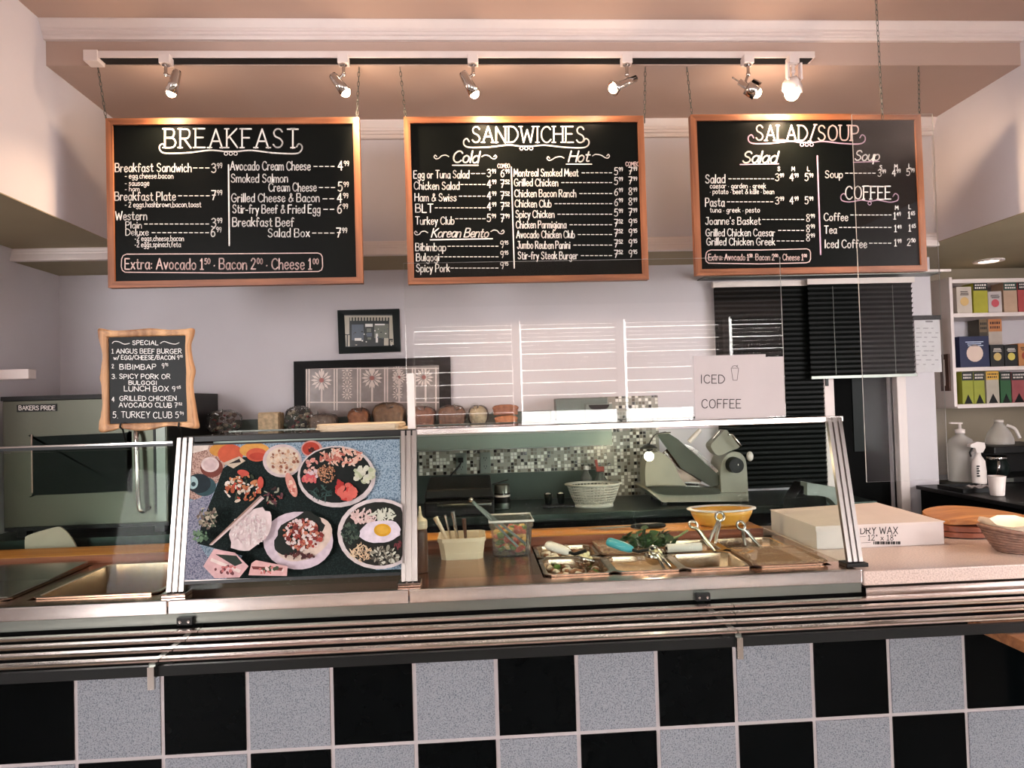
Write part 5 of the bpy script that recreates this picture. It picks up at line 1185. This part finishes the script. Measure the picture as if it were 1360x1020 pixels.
for q in (1.87, 2.19): MB().tube([(q, 3.389, 1.99), (q, 3.389, 1.53)], .0014, 5).build('cord', m_steeld, t)
t = thing('curtain_rail', (1.7, 3.39, 2.045), 'thin white double rail above the black blinds', 'rail')
bx('rail', m_trim, 1.2, 2.49, 3.36, 3.378, 2.05, 2.062, t); bx('rail', m_steeld, 1.19, 2.45, 3.38, YB, 2.045, 2.05, t)
p = PY(1099, 507, 3.43); t = thing('door_chime', (p.x, 3.44, p.z-.02), 'tiny black switch on the white post by the doorway', 'switch'); bx('switch_body', m_black, p.x-.008, p.x+.008, 3.432, 3.44, p.z-.022, p.z+.022, t, .002)
a, c = PY(1213, 425, 3.468), PY(1250, 494, 3.468)
t = thing('price_list', ((a.x+c.x)/2, 3.46, c.z), 'grey plastic-covered price list hanging under a black clip strip by the doorway', 'notice')
MB().box(a.x, c.x, 3.462, 3.466, c.z, a.z).build('sheet', mat('plastic_sleeve', (200, 198, 200), .2, var=.05), t)
q = PY(1212, 418, 3.46); bx('clip_strip', m_black, a.x-.01, c.x+.005, 3.456, 3.468, a.z-.002, a.z+.022, t)
b = MB(); P = lambda px, py: PY(px, py, 3.4615)
for y in range(436, 490, 6):
    x = 1217; 
    while x < 1244: L = rnd(2, 7); ink(b, P, [(x, y), (min(x+L, 1246), y)], .9); x += L+rnd(1, 9)
ink(b, P, [(1230, 427), (1238, 427)], 2.2); b.build('print_lines', mat('grey_print', (120, 118, 120), .8), t)
# black bin/appliance behind the box
Yk = 2.87; t = thing('black_appliance', (PY(1085, 690, Yk).x, Yk+.05, .0), 'black angular machine with an arched grey-green arm behind the wax box', 'appliance')
Kp = lambda px, py, d=0: tuple(PY(px, py, Yk+d))
b = MB(); b.prism([Kp(*q) for q in ((1052, 690), (1056, 662), (1070, 642), (1096, 652), (1100, 690))][::-1], (0, .1, 0)); b.build('machine_body', m_blackm, t, .004)
b = MB(); b.prism([Kp(*q, -.03) for q in [(1072, 641), (1118, 649), (1122, 672), (1119, 680)]+smooth([(1113, 676), (1108, 668), (1100, 661), (1086, 658)], 3)+[(1072, 658)]][::-1], (0, .06, 0)); b.build('arched_arm', m_gw, t, .003)
x_, z_ = PY(1085, 690, Yk).x, PY(1085, 690, Yk).z
bx('stand', m_blackm, x_-.08, x_+.08, Yk+.01, Yk+.09, 0, z_, t)

# ================================================================ COFFEE CORNER AND TEA SHELF
t = thing('coffee_counter', (2.55, 3.1, 0), 'black coffee counter in the right corner carrying jugs and coffee maker', 'counter')
bx('counter_body', m_blackm, 2.33, 3.45, 2.42, 3.44, 0, .92, t); bx('counter_top', m_black, 2.31, 3.46, 2.4, 3.45, .92, .94, t, .003)
bx('counter_body', m_blackm, 2.5, 3.45, 3.44, 3.8, 0, .92, t); bx('counter_top', m_black, 2.49, 3.46, 3.45, 3.83, .92, .94, t, .003)
ZC = .94
p = PY(1325, 664, 3.03); t = thing('paper_cup', (p.x, 3.03, ZC), 'plain white paper cup on the front edge of the coffee counter', 'cup')
zc = .94
MB().lathe([(0, .001), (.027, .001), (.029, .006), (.036, .088), (.034, .088), (.027, .008), (0, .008)], (p.x, 3.03, ZC), 22).build('cup_wall', m_white, t); MB().lathe([(.034, .087), (.038, .089), (.034, .092)], (p.x, 3.03, ZC), 22).build('rolled_rim', m_white, t)
m_jug = clear('jug_plastic', (.92, .92, .86), 1.4, .3)
p = PY(1278, 642, 3.52); t = thing('pump_jug', (p.x, 3.52, ZC), 'cloudy jug with a pale pump top, leftmost on the coffee counter', 'jug')
MB().lathe([(0, .001), (.062, .002), (.066, .01), (.066, .18), (.055, .225), (.022, .25), (.02, .262), (0, .262)], (p.x, 3.52, ZC), 24).build('jug_body', m_jug, t)
MB().lathe([(0, .26), (.024, .26), (.024, .28), (.008, .285), (.007, .31), (0, .31)], (p.x, 3.52, ZC), 16).build('pump_collar', m_white, t); MB().bar((p.x+.012, 3.52, ZC+.313), (p.x-.055, 3.52, ZC+.317), .014, .008).build('pump_spout', m_white, t)
p = PY(1301, 642, 3.4); t = thing('spray_bottle', (p.x, 3.4, ZC), 'white spray bottle with black lettering beside the coffee maker', 'bottle')
MB().lathe([(0, .001), (.034, .002), (.037, .01), (.037, .07), (.033, .12), (.014, .15), (.013, .165), (0, .165)], (p.x, 3.4, ZC), 20, 0, (0, 0, 1), 1, .7).build('bottle_body', m_white, t)
h = MB(); h.prism([(p.x-.05, 3.39, ZC+.195), (p.x-.045, 3.39, ZC+.21), (p.x-.01, 3.39, ZC+.222), (p.x+.03, 3.39, ZC+.216), (p.x+.034, 3.39, ZC+.19), (p.x+.018, 3.39, ZC+.165), (p.x-.015, 3.39, ZC+.165), (p.x-.02, 3.39, ZC+.188)], (0, .025, 0)); h.build('sprayer_head', m_white, t, .003)
MB().tube([(p.x-.03, 3.4, ZC+.19), (p.x-.045, 3.4, ZC+.165), (p.x-.04, 3.4, ZC+.145)], .005, 6).build('trigger', m_black, t)
b = MB()
for i, q in enumerate((.1, .088, .076, .064, .05)): b.box(p.x-.03, p.x-.03+.014-(i % 2)*.004, 3.3735, 3.3775, ZC+q-.008, ZC+q)
b.build('lettering', m_ink, t)
t = thing('coffee_maker', (2.85, 3.5, ZC), 'black coffee maker with a glass pot in the right corner', 'coffee maker')
x0 = PY(1312, 640, 3.45).x
bx('base', m_black, x0, x0+.4, 3.4, 3.7, ZC, ZC+.03, t, .004); bx('back_tower', m_black, x0+.05, x0+.4, 3.6, 3.7, ZC+.03, ZC+.16, t, .004); bx('brew_head', m_black, x0+.02, x0+.4, 3.42, 3.7, ZC+.15, ZC+.19, t, .006)
bx('warm_panel', m_steeld, x0+.005, x0+.1, 3.397, 3.4, ZC+.006, ZC+.026, t)
cx = x0+.085
pot = MB().lathe([(0, .032), (.05, .033), (.06, .055), (.058, .09), (.045, .115), (.042, .122)], (cx, 3.49, ZC), 24).build('glass_pot', m_darkglass, t)
MB().lathe([(.044, .115), (.049, .117), (.047, .136), (0, .139)], (cx, 3.49, ZC), 20).build('pot_band', m_chrome, pot)
MB().tube(smooth([(cx-.03, 3.44, ZC+.12), (cx-.06, 3.4, ZC+.11), (cx-.07, 3.39, ZC+.075), (cx-.055, 3.42, ZC+.045)], 4), .007, 8).build('pot_handle', m_chrome, pot)
q = PY(1328, 596, 3.55); X = max(q.x, x0+.1); zj = ZC+.19
t = thing('plastic_jug', (X, 3.55, zj), 'grey gallon jug with moulded handle standing on the coffee maker', 'jug')
MB().lathe([(0, .0), (.066, .002), (.068, .01), (.066, .03), (.054, .065), (.024, .11), (.02, .122), (0, .122)], (X, 3.55, zj), 22).build('jug_body', m_jug, t); MB().lathe([(0, .121), (.023, .121), (.023, .134), (0, .134)], (X, 3.55, zj), 14).build('cap', m_white, t)
MB().tube(smooth([(X+.02, 3.52, zj+.105), (X+.05, 3.5, zj+.085), (X+.066, 3.49, zj+.035)], 4), .008, 8).build('jug_handle', m_wgrey, t)
a = PY(1262, 652, 3.2); c = PY(1312, 650, 3.2)
t = thing('flat_tray', ((a.x+c.x)/2, 3.2, ZC), 'dark shallow tray lying on the coffee counter before the jugs', 'tray')
b = MB(); b.box(2.33, 2.53, 3.13, 3.31, ZC, ZC+.008).box(2.33, 2.53, 3.13, 3.136, ZC+.008, ZC+.02).box(2.33, 2.53, 3.304, 3.31, ZC+.008, ZC+.02).box(2.33, 2.336, 3.136, 3.304, ZC+.008, ZC+.02).box(2.524, 2.53, 3.136, 3.304, ZC+.008, ZC+.02); b.build('tray_body', m_black, t)
t = thing('paper_napkins', (2.46, 3.2, ZC+.01), 'crumpled white paper napkins on the dark tray beside the paper cup', 'napkins')
b = MB(); n = 10; vs = [(2.39+.12*i/n+rnd(-.004, .004), 3.15+.07*j/4, ZC+.02+.012*math.sin(i*1.3+j)*.6) for j in range(5) for i in range(n+1)]
b.add(vs, [(j*(n+1)+i, j*(n+1)+i+1, (j+1)*(n+1)+i+1, (j+1)*(n+1)+i) for j in range(4) for i in range(n)], 0, False); b.build('napkin', m_paper, t)
# stack of boards by the basket
t = thing('bread_board_stack', (1.79, 2.5, .9), 'stack of worn orange-brown wooden paddle boards between box and basket', 'boards')
m_pad = wood('paddle_wood', (150, 92, 50), (206, 146, 88), 'X', .5)
for i, (dx, z, ang) in enumerate(((0, .905, 0), (.01, .925, .05), (.03, .945, -.04))):
    b = MB(); pts = smooth([(1.69, 2.42, 0), (1.78, 2.35, 0), (1.93, 2.36, 0), (2.02, 2.44, 0), (1.98, 2.58, 0), (1.85, 2.64, 0), (1.72, 2.58, 0)], 4, True)
    ca, sa = math.cos(ang), math.sin(ang); b.prism([(1.85+(x-1.85)*ca-(y-2.5)*sa+dx, 2.5+(x-1.85)*sa+(y-2.5)*ca, z+(.012*math.sin((x-1.69)*9) if i == 2 else 0)) for x, y, _ in pts], (0, 0, .017)); b.build('board', m_pad if i == 2 else m_chopd, t, .003)
bx('spacer', m_black, 1.72, 1.98, 2.4, 2.58, .9, .905, t)

# tea shelf
Yt = 3.6; lev = [2.048, 1.858, 1.557, 1.353]; X0_, X1_ = 2.665, 3.46
t = thing('tea_shelf', (3.0, 3.7, 1.34), 'white wall shelf unit packed with tea and coffee boxes at the right', 'shelf unit')
bx('side_panel', m_trim, X0_-.012, X0_+.006, Yt, 3.849, 1.34, 2.06, t, .002); bx('back_panel', m_wall, X0_, X1_, 3.842, 3.849, 1.34, 2.06, t)
for z in lev: bx('shelf_board', m_trim, X0_+.006, X1_, Yt, 3.842, z-.022, z, t, .002)
def pack(pxa, pxb, pya, floor_z, cols, label, Y=3.62, dep=.09, nm='tea_box', cat='box', style='band'):
    a, c = PY(pxa, pya, Y), PY(pxb, pya, Y); z0, z1 = floor_z, a.z; w_ = c.x-a.x; h_ = z1-z0
    t = thing(nm, ((a.x+c.x)/2, Y+dep/2, z0), label, cat, 'boxes on the tea shelf')
    bx('carton_body', mat('carton', tuple(v*.84 for v in cols[0]), .5, var=.08), a.x, c.x, Y, Y+dep, z0, z1, t, .0015)
    e = Y-.0012
    if style in ('band', 'notch'):
        bx('top_band', mat('carton_band', cols[1], .45, var=.06), a.x+.001, c.x-.001, e, Y, z1-h_*.27, z1-.001, t)
        b = MB()
        for r in range(2):
            x = a.x+w_*.12
            while x < c.x-w_*.15: L = rnd(.05, .14)*w_; b.box(x, min(x+L, c.x-w_*.1), e-.0004, e, z1-h_*(.12+.09*r), z1-h_*(.07+.09*r)); x += L+w_*.05
        o = b.build('print', mat('carton_print', cols[2], .6), t); o['kind'] = 'stuff'
    if style == 'notch':
        cx = (a.x+c.x)/2; MB().prism([(cx-w_*.36, e, z0+.002), (cx+w_*.36, e, z0+.002), (cx, e, z0+h_*.3)], (0, .001, 0)).build('arrow_print', m_black, t)
    if style == 'blob':
        cx = (a.x+c.x)/2; MB().cyl((cx, e+.001, z0+h_*.45), (cx, e-.0005, z0+h_*.45), w_*.28, n=18).build('round_print', mat('carton_round', cols[1], .5), t)
        b = MB()
        for r in range(3): b.box(cx-w_*rnd(.2, .34), cx+w_*rnd(.2, .34), e-.0005, Y, z0+h_*(.8-.06*r), z0+h_*(.83-.06*r))
        o = b.build('print', mat('carton_print', cols[2], .6), t); o['kind'] = 'stuff'
    return t
K1 = (24, 26, 26); Wt = (226, 218, 210)
pack(1270, 1290, 381, lev[1], [(226, 212, 196), (206, 170, 110), (60, 40, 40)], 'cream box at the left end of the top shelf', style='blob')
pack(1292, 1311, 375, lev[1], [(196, 190, 52), K1, Wt], 'yellow-green tea box with black top on the top shelf')
pack(1312, 1330, 387, lev[1], [(226, 214, 212), (196, 80, 90), (60, 50, 50)], 'white tea box with a red dot on the top shelf', style='blob')
pack(1332, 1350, 375, lev[1], [(222, 186, 158), (40, 70, 62), Wt], 'peach tea box with dark green top on the top shelf')
pack(1351, 1371, 374, lev[1], [(206, 84, 84), K1, Wt], 'red tea box with black top, right end of the top shelf')
pack(1274, 1313, 447, lev[2], [(30, 40, 84), (214, 190, 176), (190, 200, 220)], 'wide navy blue box on the middle shelf', style='blob', dep=.11)
pack(1300, 1311, 424, lev[2], [(84, 74, 58), (120, 100, 76), K1], 'narrow olive-brown box behind the navy box', Y=3.745, style='band')
pack(1312, 1330, 423, lev[2], [(226, 210, 196), (196, 130, 84), (60, 30, 30)], 'white box with orange top standing behind the black packs', Y=3.745)
pack(1315, 1333, 458, lev[2], [K1, (206, 176, 110), Wt], 'left black coffee pack on the middle shelf', style='blob', nm='coffee_pack', cat='pack')
pack(1334, 1351, 458, lev[2], [K1, (206, 190, 90), Wt], 'right black coffee pack on the middle shelf', style='blob', nm='coffee_pack', cat='pack')
pack(1352, 1371, 456, lev[2], [(214, 146, 88), (150, 60, 40), K1], 'orange box at the right end of the middle shelf', style='blob')
pack(1277, 1292, 494, lev[3], [(172, 178, 48), K1, Wt], 'yellow-green tea box at the left end of the bottom shelf', style='notch')
pack(1292.6, 1307, 494, lev[3], [(176, 182, 54), K1, Wt], 'yellow-green tea box second from the left on the bottom shelf', style='notch')
pack(1309, 1326, 493, lev[3], [(206, 196, 178), (206, 160, 60), K1], 'white tea box with yellow top on the bottom shelf', style='notch')
pack(1328, 1342, 494, lev[3], [(40, 104, 56), K1, Wt], 'dark green tea box on the bottom shelf', style='notch')
pack(1343, 1361, 494, lev[3], [(176, 84, 88), K1, Wt], 'dusty red tea box at the right end of the bottom shelf', style='notch')
a, c = PY(1262, 470, 3.62), PY(1270, 519, 3.62)
t = thing('wall_thermometer', ((a.x+c.x)/2-.02, 3.62, c.z), 'narrow dark wooden thermometer on the side of the tea shelf', 'thermometer')
bx('wooden_back', mat('dark_red_wood', (84, 54, 46), .5, var=.2), X0_-.022, X0_-.0125, 3.62, 3.69, c.z, a.z, t); bx('glass_tube', m_wgrey, X0_-.025, X0_-.022, 3.65, 3.656, c.z+.03, a.z-.03, t)
# white shelf end on the left wall
t = thing('wall_ledge', (-1.94, 3.0, 1.6), 'short white ledge on the left wall above the oven', 'shelf')
a, c = PY(0, 488, 2.94), PY(38, 503, 2.94)
bx('ledge_board', m_trim, XL, c.x, 2.94, 2.99, c.z, PY(38, 490, 2.94).z, t, .002)
